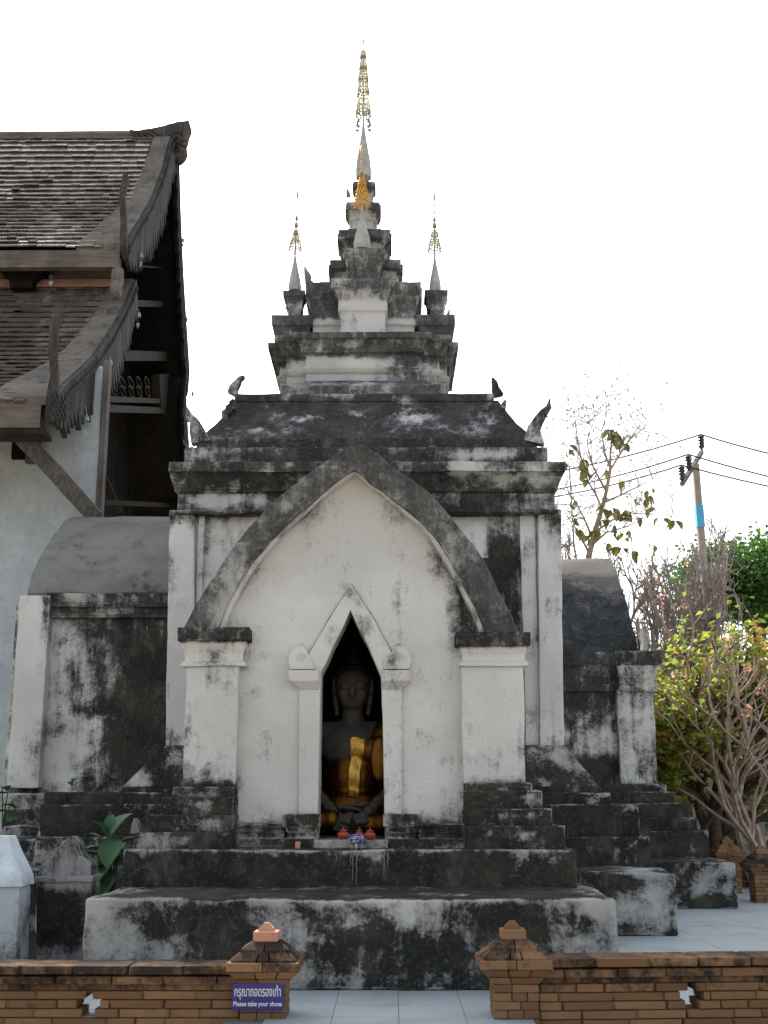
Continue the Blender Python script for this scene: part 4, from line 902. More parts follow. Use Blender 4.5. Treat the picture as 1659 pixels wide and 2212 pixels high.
# ================================================================ BRICK WALLS
def brick_mesh(dx, dy, dz, bev=.004, jit=.0022):
    bm = bmesh.new(); box(bm, -dx/2, dx/2, -dy/2, dy/2, -dz/2, dz/2)
    bmesh.ops.bevel(bm, geom=bm.edges[:], offset=bev, segments=1, affect='EDGES')
    for v in bm.verts: v.co += Vector([random.uniform(-jit, jit) for _ in range(3)])
    return mesh(bm, M_BRICK, name='brick')
BR = [brick_mesh(1, 1, 1, .045, .022) for _ in range(8)]
def brick(parent, c, dims, rz=0, soot=0.0, name='brick'):
    o = bpy.data.objects.new(name, random.choice(BR)); COL.objects.link(o); o.parent = parent
    # shared unit mesh is scaled to the brick
    o.location = Vector(c); o.scale = dims; o.rotation_euler = (random.uniform(-.006, .006), random.uniform(-.004, .004), rz+random.uniform(-.006, .006)); o['soot'] = soot
    return o
CH = .0585
def brick_wall(name, label, org, rz, length, ztop, hole, side, seed, dk=0.0):
    rnd = random.Random(seed)
    t = thing(name, label, 'wall', org); t.rotation_euler = (0, 0, rz)
    th = .24; s = side
    # core
    bm = bmesh.new(); hx0, hx1 = hole[0]-.09, hole[0]+.09
    for a, b in ((0, hx0), (hx1, length)):
        x0, x1 = sorted((a*s, b*s)); box(bm, x0, x1, .02, th-.02, -.14, ztop-.09)
    x0, x1 = sorted((hx0*s, hx1*s)); box(bm, x0, x1, .02, th-.02, hole[1]+.03, ztop-.09)
    me = mesh(bm, M_MORTAR); o = bpy.data.objects.new('mortar_core', me); COL.objects.link(o); o.parent = t
    # coping
    x = 0
    while x < length:
        L = rnd.uniform(.355, .40); L = min(L, length-x)
        brick(t, ((x+L/2)*s, th/2-.03, ztop-.03), (L-.004, th+.10, .056), 0, rnd.uniform(.25, .6)+dk); x += L
    # slanting course below the coping
    x = -rnd.uniform(.1, .3)
    while x < length:
        L = rnd.uniform(.34, .40); a = max(0, x); b = min(length, x+L)
        if b-a > .02: o = brick(t, ((a+b)/2*s, th/2-.018, ztop-.088), (b-a-.006, th+.05, .054), 0, rnd.uniform(.25, .55)+dk); o.rotation_euler.x += .10
        x += L
    z = ztop-.145; k = 0
    while z > -.13:
        x = -rnd.uniform(0, .3)
        while x < length:
            L = rnd.choice((.20, .33, .36, .38)); a = max(0, x); b = min(length, x+L); x += L
            hw_ = None
            dz = abs(z-hole[1])
            if dz < CH*.55: hw_ = .095
            elif z < hole[1] and z > hole[1]-CH*2.6 and abs(z-(hole[1]-CH*1.0)) < CH*.55: hw_ = .16
            elif z < hole[1]-CH*1.5 and z > hole[1]-CH*2.6: hw_ = .09
            segs = [(a, b)]
            if dz < CH*.55: hw_ = .05
            if hw_:
                ha, hb = hole[0]-hw_*.5, hole[0]+hw_*.5; segs = []
                if a < ha: segs.append((a, min(b, ha)))
                if b > hb: segs.append((max(a, hb), b))
            for (p, q) in segs:
                if q-p > .015: brick(t, ((p+q)/2*s, th/2+rnd.uniform(-.004, .004), z), (q-p-.005, th, CH-.006), 0, .50-.20*k+rnd.uniform(-.1, .1) if k < 2 else rnd.uniform(-.35, .22)+dk)
        z -= CH; k += 1
    return t
Ywl = 8.86
zL = wz(2083, Ywl); zR = wz(2068, Ywl)
def pier(name, label, cxp, ztop_fin, Y, soot, seed, finmat=None, scale=1.0, rz=0.0, tilt=0):
    """cap centre at px cxp; parts: bricks, cap tiles, finial"""
    rnd = random.Random(seed)
    cx = wx(cxp, 2080, Y) if scale == 1 else cxp
    t = thing(name, label, 'brick pier', (cx, Y+.25, 0)); t.rotation_euler = (0, 0, rz)
    H = ztop_fin
    zs = H-.045-.065           # underside of finial block
    # finial: block and little pyramid
    bm = bmesh.new(); b = .087; box(bm, -b, b, -b, b, H-.122, H-.055)
    bmesh.ops.bevel(bm, geom=bm.edges[:], offset=.005, segments=1, affect='EDGES')
    fm = finmat or M_BRICK
    o = bpy.data.objects.new('finial_block', mesh(bm, fm)); COL.objects.link(o); o.parent = t; o['soot'] = soot*.2
    bm = bmesh.new(); rings(bm, [rect(-.058, .058, -.058, .058, H-.056), rect(-.05, .05, -.05, .05, H-.035), rect(-.018, .018, -.018, .018, H)]); o = bpy.data.objects.new('finial_pyramid', mesh(bm, fm)); COL.objects.link(o); o.parent = t; o['soot'] = soot*.1
    # sloping cap tiles in two rows on four sides
    def slope_row(r0, r1, z0, z1, n, sk):
        for sd in range(4):
            R = Matrix.Rotation(sd*pi/2, 3, 'Z'); cuts = [0] + sorted(.5+(k-(n-1)/2+.0)*(1/n)*.9 + sk*.05 for k in range(n-1)) if False else [k/n for k in range(n)]
            if n == 3: cuts = [0, .40, .60]
            cuts = cuts + [1]
            for a, b_ in zip(cuts, cuts[1:]):
                bm = bmesh.new(); g_ = .003
                def pt(u, r, z): return R @ Vector((-r + 2*r*u, -r, z))
                aa, bb = a + (g_/r0), b_ - (g_/r0)
                th_ = .022
                bot = [pt(aa, r0, z0-th_), pt(bb, r0, z0-th_), pt(bb, r1-.02, z1-th_), pt(aa, r1-.02, z1-th_)]
                tp = [pt(aa, r0, z0), pt(bb, r0, z0), pt(bb, r1, z1), pt(aa, r1, z1)]
                rings(bm, [bot, tp]); bmesh.ops.recalc_face_normals(bm, faces=bm.faces)
                for v in bm.verts: v.co += Vector([rnd.uniform(-.002, .002) for _ in range(3)])
                o = bpy.data.objects.new('cap_tile', mesh(bm, M_BRICK)); COL.objects.link(o); o.parent = t; o['soot'] = soot + .25 + rnd.uniform(-.15, .1)
    slope_row(.165, .098, H-.166, H-.122, 2, 0)
    slope_row(.222, .160, H-.228, H-.180, 3, 1)
    bm = bmesh.new(); rings(bm, [rect(-.20, .20, -.20, .20, H-.262), rect(-.08, .08, -.08, .08, H-.15)]); o = bpy.data.objects.new('cap_core', mesh(bm, M_MORTAR)); COL.objects.link(o); o.parent = t
    # slab and corbels, then shaft courses
    def course(z, hh, half, soot_, n, off, taper=0):
        for sd in range(4):
            R = Matrix.Rotation(sd*pi/2, 3, 'Z')
            cuts = [0] + [min(.85, max(.15, (k+1)/n + off)) for k in range(n-1)] + [1]
            a0, a1 = -half, half
            for a, b_ in zip(cuts, cuts[1:]):
                x0 = a0+(a1-a0)*a; x1 = a0+(a1-a0)*b_
                if a == 0: x0 += (.0 if sd % 2 == 0 else .10)
                if b_ == 1: x1 -= (.0 if sd % 2 == 0 else .10)
                bm = bmesh.new(); g_ = .003; d = .10
                if x1-x0 < .03: continue
                tb = half-taper
                k_ = tb/half
                rings(bm, [[R @ Vector(p) for p in ((x0*k_+g_, -tb, z-hh), (x1*k_-g_, -tb, z-hh), (x1*k_-g_, -tb+d, z-hh), (x0*k_+g_, -tb+d, z-hh))],
                           [R @ Vector(p) for p in ((x0+g_, -half, z-.004), (x1-g_, -half, z-.004), (x1-g_, -half+d, z-.004), (x0+g_, -half+d, z-.004))]])
                bmesh.ops.recalc_face_normals(bm, faces=bm.faces)
                bmesh.ops.bevel(bm, geom=bm.edges[:], offset=.004, segments=1, affect='EDGES')
                for v in bm.verts: v.co += Vector([rnd.uniform(-.0018, .0018) for _ in range(3)])
                o = bpy.data.objects.new('brick', mesh(bm, M_BRICK)); COL.objects.link(o); o.parent = t; o['soot'] = soot_ + rnd.uniform(-.1, .15)
    z = H-.238
    course(z, .062, .252, soot*.8+.1, 2, 0); z -= .062
    course(z, .052, .245, soot*.3-.1, 3, .05, .045); z -= .052
    course(z, .050, .198, -.25, 2, -.1, .035); z -= .050
    k = 0; half = .16
    while z > -.02:
        course(z, .056, half, rnd.uniform(-.4, -.1), 2+(k % 2), rnd.uniform(-.12, .12)); z -= .056; k += 1
    course(z+.025, .06, half+.03, -.1, 2, 0); z -= .03
    course(z, .07, half+.05, .1, 2, .1)
    bm = bmesh.new(); box(bm, -half+.02, half-.02, -half+.02, half-.02, -.12, H-.24); o = bpy.data.objects.new('mortar_core', mesh(bm, M_MORTAR)); COL.objects.link(o); o.parent = t
    return t
HP_L = wz(1993, 8.98); HP_R = wz(1988, 8.98)
pL = pier('brick_pier', 'brick gate pier with salmon pink tip carrying the blue sign', 567, HP_L, 8.73, .45, 3, M_SALMON)
pR = pier('brick_pier', 'brick gate pier right of the gap with orange pyramid tip', 1116, HP_R, 8.73, .25, 4)
xpl = wx(567, 2080, 8.73); xpr = wx(1116, 2080, 8.73)
brick_wall('brick_wall', 'sooty low brick wall running left from the pier with the sign', (xpl-.16, Ywl, 0), radians(0), 2.0, zL, ((xpl-.16)-wx(189, 2190, Ywl), zL-.145-CH*1.35), -1, 5, .12)
brick_wall('brick_wall', 'low brick wall with cross-shaped opening running right from the orange-tipped pier', (xpr+.16, Ywl, 0), radians(4.5), 2.3, zR, (wx(1495, 2180, Ywl)-(xpr+.16)+.03, zR-.145-CH*1.0), 1, 6)
# background piers
pier('brick_pier', 'weathered brick pier with orange tiered cap near the far trees', wx(1577, 1850, 19.6), wz(1806, 19.7), 19.5, .15, 8, None, .9)
pier('brick_pier', 'dark brick pier cut by the right edge of the view', wx(1652, 1870, 17.9), wz(1826, 18.0), 17.8, .5, 9, None, .9)
t = thing('brick_wall', 'low brick wall between the two far piers', 'wall', (5.6, 21, 0))
for k in range(5):
    for j in range(7): brick(t, (-.9+j*.34+(k % 2)*.17, 0, .035+k*.06), (.33, .24, .054), 0, .0)

# ---- sign
sx0, sx1 = wx(503, 2150, 8.85), wx(614, 2150, 8.85); sz1, sz0 = wz(2122, 8.85), wz(2180, 8.85)
sw = sx1-sx0; sh = sz1-sz0
sign = thing('sign', 'blue sign with white Thai and English lettering on the left brick pier', 'sign', ((sx0+sx1)/2, 8.80, (sz0+sz1)/2))
bm = bmesh.new(); box(bm, -sw/2, sw/2, 0, .012, -sh/2, sh/2); bmesh.ops.bevel(bm, geom=bm.edges[:], offset=.002, segments=1, affect='EDGES')
o = bpy.data.objects.new('sign_plate', mesh(bm, M_SIGN)); COL.objects.link(o); o.parent = sign
def lettering(txt, width, height, cx, cz, bold=.0):
    cu = bpy.data.curves.new('t', 'FONT'); cu.body = txt; cu.size = 1; cu.extrude = .006; cu.offset = bold
    ob = bpy.data.objects.new('t', cu); COL.objects.link(ob)
    bpy.context.view_layer.update(); dg = bpy.context.evaluated_depsgraph_get(); me = bpy.data.meshes.new_from_object(ob.evaluated_get(dg)); bpy.data.objects.remove(ob)
    xs = [v.co.x for v in me.vertices]; ys = [v.co.y for v in me.vertices]
    x0, x1, y0, y1 = min(xs), max(xs), min(ys), max(ys); fx = width/(x1-x0); fy = height/(y1-y0)
    for v in me.vertices: v.co = Vector(((v.co.x-(x0+x1)/2)*fx, -.0015-(v.co.z)*.1, (v.co.y-(y0+y1)/2)*fy))
    me.materials.clear(); me.materials.append(M_LET)
    o = bpy.data.objects.new('lettering', me); COL.objects.link(o); o.parent = sign; o.location = (cx, 0, cz); return o
lettering('กรุณาถอดรองเท้า', sw*.90, sh*.56, -.005*sw, sh*.165, .012)
lettering('Please take your shoes', sw*.94, sh*.235, 0, -sh*.285, .022)
# fix it on the pier face: spacer block
bm = bmesh.new(); box(bm, -sw*.3, sw*.3, .012, .06, -sh*.3, sh*.3); o = bpy.data.objects.new('backing_block', mesh(bm, M_WOODD)); COL.objects.link(o); o.parent = sign

# ================================================================ HALL (left)
hall = thing('temple_hall', 'large old temple hall with two-tier wooden shingle roof and white side wall', 'temple hall', (0, 0, 0))
XG = -5.33
up_px = [(374, 268), (364, 293), (344, 372), (320, 437), (298, 475), (276, 510), (262, 535)]
lo_px = [(280, 612), (271, 638), (255, 676), (225, 730), (189, 782), (152, 817), (127, 836), (104, 868)]
def curve_x(pts): return [(WX(x, y, XG).y, WX(x, y, XG).z) for x, y in pts]
UP = curve_x(up_px); LO = curve_x(lo_px)
YR = WX(371, 300, XG).y; ZR = WX(371, 300, XG).z
# monotone clean-up
UP[0] = (YR, ZR)
def resample(c, n):
    d = [0]
    for a, b in zip(c, c[1:]): d.append(d[-1] + sqrt((a[0]-b[0])**2 + (a[1]-b[1])**2))
    out = []
    for i in range(n+1):
        s_ = d[-1]*i/n; k = 0
        while k < len(d)-2 and d[k+1] < s_: k += 1
        t_ = (s_-d[k])/max(1e-6, d[k+1]-d[k]); out.append((c[k][0]+(c[k+1][0]-c[k][0])*t_, c[k][1]+(c[k+1][1]-c[k][1])*t_))
    return out
def smooth(c, it=3):
    for _ in range(it): c = [c[0]] + [((a[0]+2*b[0]+d[0])/4, (a[1]+2*b[1]+d[1])/4) for a, b, d in zip(c, c[1:], c[2:])] + [c[-1]]
    return c
UP = smooth(resample(UP, 28)); LO = smooth(resample(LO, 25))
print('HALL', UP[0], UP[-1], LO[0], LO[-1])
XW0 = -12.5
def roof_slab(name, c, x0, x1, off, th, mat, mir=None):
    cc = c if mir is None else [(mir + (mir-y)*.66, z) for y, z in c]
    bm = bmesh.new(); up = [(y, z+off) for y, z in cc]; dn = [(y, z+off-th) for y, z in reversed(cc)]
    prism_x(bm, up+dn, x0, x1); bmesh.ops.recalc_face_normals(bm, faces=bm.faces); return part(name, bm, mat, hall)
roof_slab('roof_deck', UP, XW0, XG+.02, -.12, .12, M_WOODD); roof_slab('roof_deck', LO, XW0, XG+.02, -.12, .12, M_WOODD)
roof_slab('far_roof_slope', UP, XW0, XG+.04, .12, .9, M_WOODD, YR); roof_slab('far_roof_slope', LO, XW0, XG+.04, .12, .9, M_WOODD, YR)
# shingles, nearest 300 as parts, the rest joined
shg = []
for c in (UP, LO):
    n = len(c)-1
    for i in range(n):
        a, b = c[i], c[i+1]; x = XG-.36+random.uniform(-.02, .02)
        while x > -9.6:
            wd = random.uniform(.15, .21); shg.append((a, b, x-wd, x, random.gauss(.002, .006) + (.02 if random.random() < .015 else 0))); x -= wd
def shingle_geo(a, b, x0, x1, lift):
    ay, az = a; by, bz = b; d = Vector((0, by-ay, bz-az)); L = d.length; d.normalize()
    up = Vector((0, d.z, -d.y)); up = up if up.z > 0 else -up
    sag = .018*noise.noise(Vector((x0*.7, ay*.5, 3)))
    e = .062
    p0 = Vector((0, ay, az)) - d*.05; p1 = Vector((0, by, bz)) + d*.03
    return [Vector((x, 0, 0)) + q for q, x in ((p0+up*.005, x0), (p0+up*.005, x1-.006), (p1+up*(e+lift+sag), x1-.006), (p1+up*(e+lift+sag), x0), (p1+up*(e+lift+sag-.032), x0), (p1+up*(e+lift+sag-.032), x1-.006), (p0-up*.02, x1-.006), (p0-up*.02, x0))]
def add_shingle(bm, v):
    vs = [bm.verts.new(p) for p in v]
    for f in ((0, 1, 2, 3), (3, 2, 5, 4), (4, 5, 6, 7), (0, 3, 4, 7), (1, 6, 5, 2), (0, 7, 6, 1)): bm.faces.new([vs[k] for k in f])
shg.sort(key=lambda q: (EYE-Vector((q[2], q[0][0], q[0][1]))).length + (40 if abs(q[2]/q[0][0]) > .315 else 0))
rest = bmesh.new()
for k, q in enumerate(shg):
    v = shingle_geo(*q)
    if k < 290:
        b = bmesh.new(); add_shingle(b, v); bmesh.ops.recalc_face_normals(b, faces=b.faces); part('shingle', b, M_TILE, hall)
    else: add_shingle(rest, v)
bmesh.ops.recalc_face_normals(rest, faces=rest.faces); o = part('upper_shingles', rest, M_TILE, hall); o['kind'] = 'stuff'
# verge bands (flat mortar strips by the gable edge)
for c, wf in ((UP, lambda t: .34+.55*t*t), (LO, lambda t: .38+.6*t*t)):
    bm = bmesh.new(); n = len(c)-1; rs = []
    for i, (y, z) in enumerate(c):
        t = i/n; rs.append([(XG-wf(t), y, z-.05), (XG+.05, y, z-.05), (XG+.05, y, z+.10), (XG-wf(t), y, z+.075)])
    rings(bm, rs); bmesh.ops.recalc_face_normals(bm, faces=bm.faces)
    plaster('verge_band', bm, hall, lambda c_, n_: .30, mat=M_VERGE, res=.3, bevel=0, jit=.012)
# carved bargeboards with ragged lower fringe
def bargeboard(c, x, mat, wmin, wmax, teeth=24, mir=False, fac=.66):
    cc = [(y, z) for y, z in c]
    if mir: cc = [(YR + (YR-y)*fac, z) for y, z in c]
    cc = resample(cc, teeth*2); bm = bmesh.new(); tp, bt = [], []
    for i, (y, z) in enumerate(cc):
        t = i/(teeth*2); wd = wmin+(wmax-wmin)*sin(pi*min(1, max(0, t)))**.7
        tp.append((y, z+.08)); kk = wd*(1.0 if i % 2 else .66)*random.uniform(.85, 1.12); bt.append((y+(.62 if not mir else -.2)*kk, z-.85*kk))
        if i % 2 and i < teeth*2: pass
    A = [[bm.verts.new((xx, y, z)) for y, z in tp] for xx in (x, x+.09)]; Bq = [[bm.verts.new((xx, y, z)) for y, z in bt] for xx in (x, x+.09)]
    for k in range(len(tp)-1):
        for (p, q) in ((A[1], Bq[1]), (Bq[0], A[0]), (A[0], A[1]), (Bq[1], Bq[0])):
            bm.faces.new((p[k], p[k+1], q[k+1], q[k]))
    for e in (0, -1): bm.faces.new((A[0][e], A[1][e], Bq[1][e], Bq[0][e]))
    bmesh.ops.recalc_face_normals(bm, faces=bm.faces); return part('bargeboard', bm, mat, hall)
bargeboard(UP, XG+.05, M_CARVE, .45, .95, 26); bargeboard(LO, XG+.05, M_CARVE, .5, .95, 30)
bargeboard(UP, XG+.05, M_WOODD, 1.0, 1.1, 16, True); 
far_lo = [(YR + (YR-y)*.66, z) for y, z in LO]
bargeboard(LO, XG+.05, M_WOODD, 1.0, 1.1, 20, True)
# carved ridges on the board face
for c, off in ((UP, .22), (LO, .3)):
    cc = resample(c, 30); bm = bmesh.new(); tube(bm, [(XG+.16, y, z-off*.35) for y, z in cc], .035, 6); part('board_moulding', bm, M_CARVE, hall)
# upright horns at the eave ends, owl-headed ridge end
def horn(pts, rads, X, name='eave_horn'):
    bm = bmesh.new(); P = [WX(x, y, X) for x, y in pts]; sc = P[0].y/F
    rs = []
    for i, p in enumerate(P):
        r = rads[i]*sc; rs.append([(p.x-.05, p.y-r, p.z), (p.x+.07, p.y-r*.6, p.z+.02), (p.x+.07, p.y+r*.6, p.z-.02), (p.x-.05, p.y+r, p.z)])
    rings(bm, rs); bmesh.ops.recalc_face_normals(bm, faces=bm.faces)
    return plaster(name, bm, hall, lambda c, n: 0, mat=M_HORN, res=.12, bevel=.012, jit=.03)
horn([(272, 562), (268, 535), (267, 500), (266, 460), (264, 430), (266, 410), (271, 392), (270, 378)], [12, 12, 10, 8, 8, 7, 5, 1], XG+.1)
horn([(112, 915), (112, 880), (114, 850), (118, 810), (116, 770), (116, 730), (117, 705), (121, 685), (127, 668), (127, 660)], [20, 24, 22, 18, 14, 13, 11, 9, 5, 1], XG+.12)
# scale pattern relief on the lower horn
bm = bmesh.new()
for k in range(26):
    p = WX(102+(k % 4)*8+(k//4 % 2)*4, 905-(k//4)*9, XG+.12); ell(bm, (p.x+.09, p.y, p.z), (.02, .06, .05), 8, 5)
part('horn_scales', bm, M_CARVE, hall)
# two carved lumps above the lower bargeboard
for px, py, r in ((265, 600, 14), (262, 625, 11)):
    bm = bmesh.new(); p = WX(px, py, XG+.05); q = p.y/F; tube(bm, [(p.x-.1, p.y+cos(a_)*r*q, p.z+sin(a_)*r*q*1.2) for a_ in [k*pi/8 for k in range(17)]], .10, 8, False); part('carved_ring', bm, M_WOODG, hall, 60)
# ridge
bm = bmesh.new(); tube(bm, [(XW0, YR, ZR+.02), (XG-1.3, YR, ZR+.05), (XG-.2, YR, ZR+.03)], .16, 8); part('ridge_cap', bm, M_WOODGX, hall, 50)
RP = [(283, 290), (300, 291), (318, 288), (345, 283), (368, 278), (386, 271), (400, 271), (411, 270), (404, 280), (402, 290), (399, 305), (400, 318), (396, 330), (384, 340), (372, 341), (366, 325), (356, 318), (335, 312), (318, 330), (300, 312), (286, 300)]
# ridge-end creature: lies along the ridge, so build it in the plane across the view
bm = bmesh.new(); pts = P2(RP, YR-.1); prism_y(bm, pts, YR-.32, YR+.3); bmesh.ops.recalc_face_normals(bm, faces=bm.faces)
plaster('ridge_end_carving', bm, hall, lambda c, n: 0, mat=M_CARVE, res=.10, bevel=.015, jit=.03)
for px, py, r in ((383, 302, 12), (386, 322, 9)):
    bm = bmesh.new(); p = W(px, py, YR-.38); q = p.y/F; ell(bm, p, (r*q, .12, r*q)); ell(bm, p-Vector((0, .1, 0)), (r*q*.5, .08, r*q*.5)); part('carved_eye', bm, M_CARVE, hall, 60)
for k in range(9):
    bm = bmesh.new(); aa_ = k*.62; p = W(384+13*cos(aa_), 303+17*sin(aa_), YR-.40); tube(bm, [p+Vector((.10*cos(aa_), 0, -.10*sin(aa_))), p, p-Vector((.07, .03, -.05))], [.05, .035, .02], 6); part('carved_curl', bm, M_HORN, hall, 60)
for k in range(5):
    bm = bmesh.new(); a = W(292+k*9, 288-k*1.2, YR-.34); b = W(322+k*10, 322-k*5, YR-.34); tube(bm, [a, (a+b)/2+Vector((0, -.04, 0)), b], .035, 5); part('carved_feather', bm, M_CARVE, hall)
# eave fascias
ye, ze = UP[-1]; bm = bmesh.new(); box(bm, XW0, XG-.02, ye-.02, ye+.16, ze-.42, ze-.06); part('eave_board', bm, M_WOODGX, hall)
ye2, ze2 = LO[-1]; bm = bmesh.new(); box(bm, XW0, XG-.1, ye2-.02, ye2+.16, ze2-.42, ze2-.05); part('eave_board', bm, M_WOODGX, hall)
bm = bmesh.new(); box(bm, XW0, XG-.05, ye2+.02, ye2+.5, ze2-.50, ze2-.42); part('eave_board', bm, M_WOODDX, hall)
# clerestory between the roofs
yc, zc_ = LO[0]; bm = bmesh.new(); box(bm, XW0, XG-.35, yc+.05, yc+.3, zc_-.5, ze+.4); part('clerestory_board', bm, M_WOODD, hall)
bm = bmesh.new(); box(bm, XW0, XG-.15, yc-.05, yc+.10, zc_-.02, zc_+.32); part('clerestory_beam', bm, M_WOODGX, hall)
bm = bmesh.new(); rings(bm, [[(XW0, yc-.30, zc_-.20), (XW0, yc+.06, zc_-.1), (XW0, yc+.06, zc_+.0), (XW0, yc-.25, zc_-.02)], [(XG-.3, yc-.30, zc_-.20), (XG-.3, yc+.06, zc_-.1), (XG-.3, yc+.06, zc_+.0), (XG-.3, yc-.25, zc_-.02)]]); bmesh.ops.recalc_face_normals(bm, faces=bm.faces); part('mortar_strip', bm, M_PINK, hall)
p = W(62, 625, yc); bm = bmesh.new(); rings(bm, [rect(p.x-.22, p.x+.22, yc-.5, yc+.1, p.z-.18), rect(p.x-.25, p.x+.25, yc-.5, yc+.1, p.z), rect(p.x-.5, p.x+.5, yc-.5, yc+.1, p.z+.25), rect(p.x-.5, p.x+.5, yc-.5, yc+.1, p.z+.8)]); part('bracket_block', bm, M_WOODD, hall)
# white side wall, gable wall of planks
YHW = 20.0; XHW = -5.13
xw = wx(212, 1000, YHW)
bm = bmesh.new(); box(bm, XW0, xw, YHW, YHW+.4, 0, ze2+1.4); plaster('side_wall', bm, hall, lambda c, n: 0, mat=M_WALLW, res=.5, bevel=.02, jit=.02)
bm = bmesh.new(); box(bm, xw, xw+.10, YHW-.02, YHW+.2, 3, ze2+1.5); part('corner_post', bm, M_WOODG, hall)
GX = XG-1.3
# planks follow the roof outline
def roof_z(y):
    best = None
    for c in ((UP, LO) if y > LO[0][0]+.3 else (LO,)):
        for m_ in (0, 1):
            cc = c if m_ == 0 else [(YR+(YR-a)*.66, b) for a, b in c]
            for a, b in zip(cc, cc[1:]):
                lo_, hi_ = sorted((a[0], b[0]))
                if lo_ <= y <= hi_ and hi_-lo_ > 1e-6:
                    z = a[1]+(b[1]-a[1])*(y-a[0])/(b[0]-a[0]); best = z if best is None else max(best, z)
    return best if best is not None else 8
y = YHW+.25
while y < 32:
    zt = min(roof_z(y), roof_z(y+.22))-.2; bm = bmesh.new(); box(bm, GX-.05, GX+random.uniform(-.012, .012), y, y+.21, 2.5, zt); part('gable_plank', bm, M_WOODD, hall); y += .22
def gb(px0, py0, px1, py1, h, name, mat, X=XG-.35, d=.12):
    a = WX(px0, py0, X); b = WX(px1, py1, X); bm = bmesh.new(); k = h*a.y/F/2
    rs = [[(X-d, p.y, p.z-k), (X+.02, p.y, p.z-k), (X+.02, p.y, p.z+k), (X-d, p.y, p.z+k)] for p in (a, b)]
    rings(bm, rs); bmesh.ops.recalc_face_normals(bm, faces=bm.faces); return part(name, bm, mat, hall)
gb(295, 655, 368, 658, 16, 'gable_beam', M_WOODDX); gb(268, 768, 372, 770, 26, 'gable_beam', M_WOODDX)
gb(228, 862, 345, 866, 14, 'gable_beam', M_WOODDX); gb(222, 882, 382, 888, 18, 'gable_beam', M_WOODDX)
gb(300, 575, 352, 578, 4, 'gable_beam', M_WOODDX)
gb(222, 1085, 380, 1092, 12, 'gable_beam', M_WOODD)
# pierced panel with two rows of round holes: ring parts on a dark board
for r in range(2):
    for k in range(5):
        p = WX(242+k*18+r*1, 826+r*20, XG-.40); q = p.y/F; bm = bmesh.new(); n_ = 14
        tube(bm, [(XG-.36, p.y+cos(2*pi*i/n_)*.29, p.z+sin(2*pi*i/n_)*8.5*q) for i in range(n_+1)], .022, 5, False); part('pierced_ring', bm, M_WOODDX, hall)
# carved bracket near the far edge
bm = bmesh.new(); pts = [(340, 810), (372, 805), (374, 830), (366, 840), (376, 850), (380, 870), (366, 868), (366, 885), (345, 880), (342, 850)]
pp = [WX(x, y_, XG-.35) for x, y_ in pts]; rings(bm, [[(XG-.5, p.y, p.z) for p in pp], [(XG-.3, p.y, p.z) for p in pp]]); bmesh.ops.recalc_face_normals(bm, faces=bm.faces); part('carved_bracket', bm, M_WOODDX, hall)
# diagonal struts
def strut(a, b, w_, mat, name='strut'):
    bm = bmesh.new(); d = (b-a).normalized(); r = Vector((0, 1, 0)).cross(d).normalized()*w_; f = Vector((0, .10, 0))
    rs = []
    for t_ in [k/6 for k in range(7)]:
        p = a.lerp(b, t_); rs.append([p-r-f, p+r-f, p+r+f, p-r+f])
    rings(bm, rs); bmesh.ops.recalc_face_normals(bm, faces=bm.faces); return plaster(name, bm, hall, lambda c, n: 0, mat=mat, res=.3, bevel=.01, jit=.02)
strut(W(10, 905, 18.4), W(208, 1118, 19.85), .13, M_WOODG)
strut(WX(222, 1030, GX+.3), WX(256, 1105, GX+.3), .09, M_WOODDX)
bm = bmesh.new(); a = W(88, 905, 19.9); box(bm, W(62, 905, 19.9).x, a.x, 19.85, 20.02, W(88, 1000, 19.9).z, ze2+.6); part('wall_post', bm, M_WOODG, hall)
bm = bmesh.new(); box(bm, W(30, 905, 19.9).x, W(58, 905, 19.9).x, 19.9, 20.02, W(88, 990, 19.9).z, ze2+.6); part('wall_post', bm, M_WOODD, hall)
# far lower naga horn against the sky
bm = bmesh.new(); pts = [(393, 870), (395, 830), (397, 790), (399, 750), (401, 752), (400, 800), (402, 835), (399, 872)]
prism_y(bm, P2(pts, 31.3), 31.2, 31.4); bmesh.ops.recalc_face_normals(bm, faces=bm.faces); part('eave_horn', bm, M_WOODD, hall)

# wind bells
def bell(px, py, leafdy, Y, sc, lab, wire=None, leaf='heart'):
    c = W(px, py, Y); q = Y/F*sc
    t = thing('wind_bell', lab, 'wind bell', c, 'wind bells hanging along the hall eaves')
    bm = bmesh.new(); lathe(bm, [(5.5*q, -6*q), (5.6*q, -5*q), (5*q, 0), (4*q, 3*q), (1.5*q, 5*q), (.8*q, 8*q)], c, 14); part('bell_cup', bm, M_SILV, t, 50)
    bm = bmesh.new(); tube(bm, [c, c-Vector((0, 0, (leafdy-6)*q))], .35*q, 4); 
    top_ = c+Vector((0, 0, 8*q)); tube(bm, [top_, top_+Vector((0, 0, 5*q))] if wire is None else [top_, top_+Vector((-.02, 0, .12)), W(wire[0], wire[1], Y)], .5*q, 4); part('bell_wire', bm, M_SILV, t)
    bm = bmesh.new(); h = c-Vector((0, 0, leafdy*q))
    o = [(0, 4), (2.5, 7), (5.5, 6), (7, 2), (5.5, -3), (2, -8), (0, -12), (-2, -8), (-5.5, -3), (-7, 2), (-5.5, 6), (-2.5, 7)]
    k_ = .75 if leaf == 'heart' else .5
    prism_y(bm, [(h.x+x*q*k_, h.z+z*q*.8) for x, z in o], h.y-.004, h.y+.004); bmesh.ops.recalc_face_normals(bm, faces=bm.faces); part('heart_clapper', bm, M_CONE, t)
bell(351, 441, 18, 25.6, 1, 'wind bell with heart clapper highest under the upper bargeboard')
bell(347, 483, 18, 25.2, .9, 'wind bell hanging below the highest one at the upper bargeboard', (322, 470), 'slim')
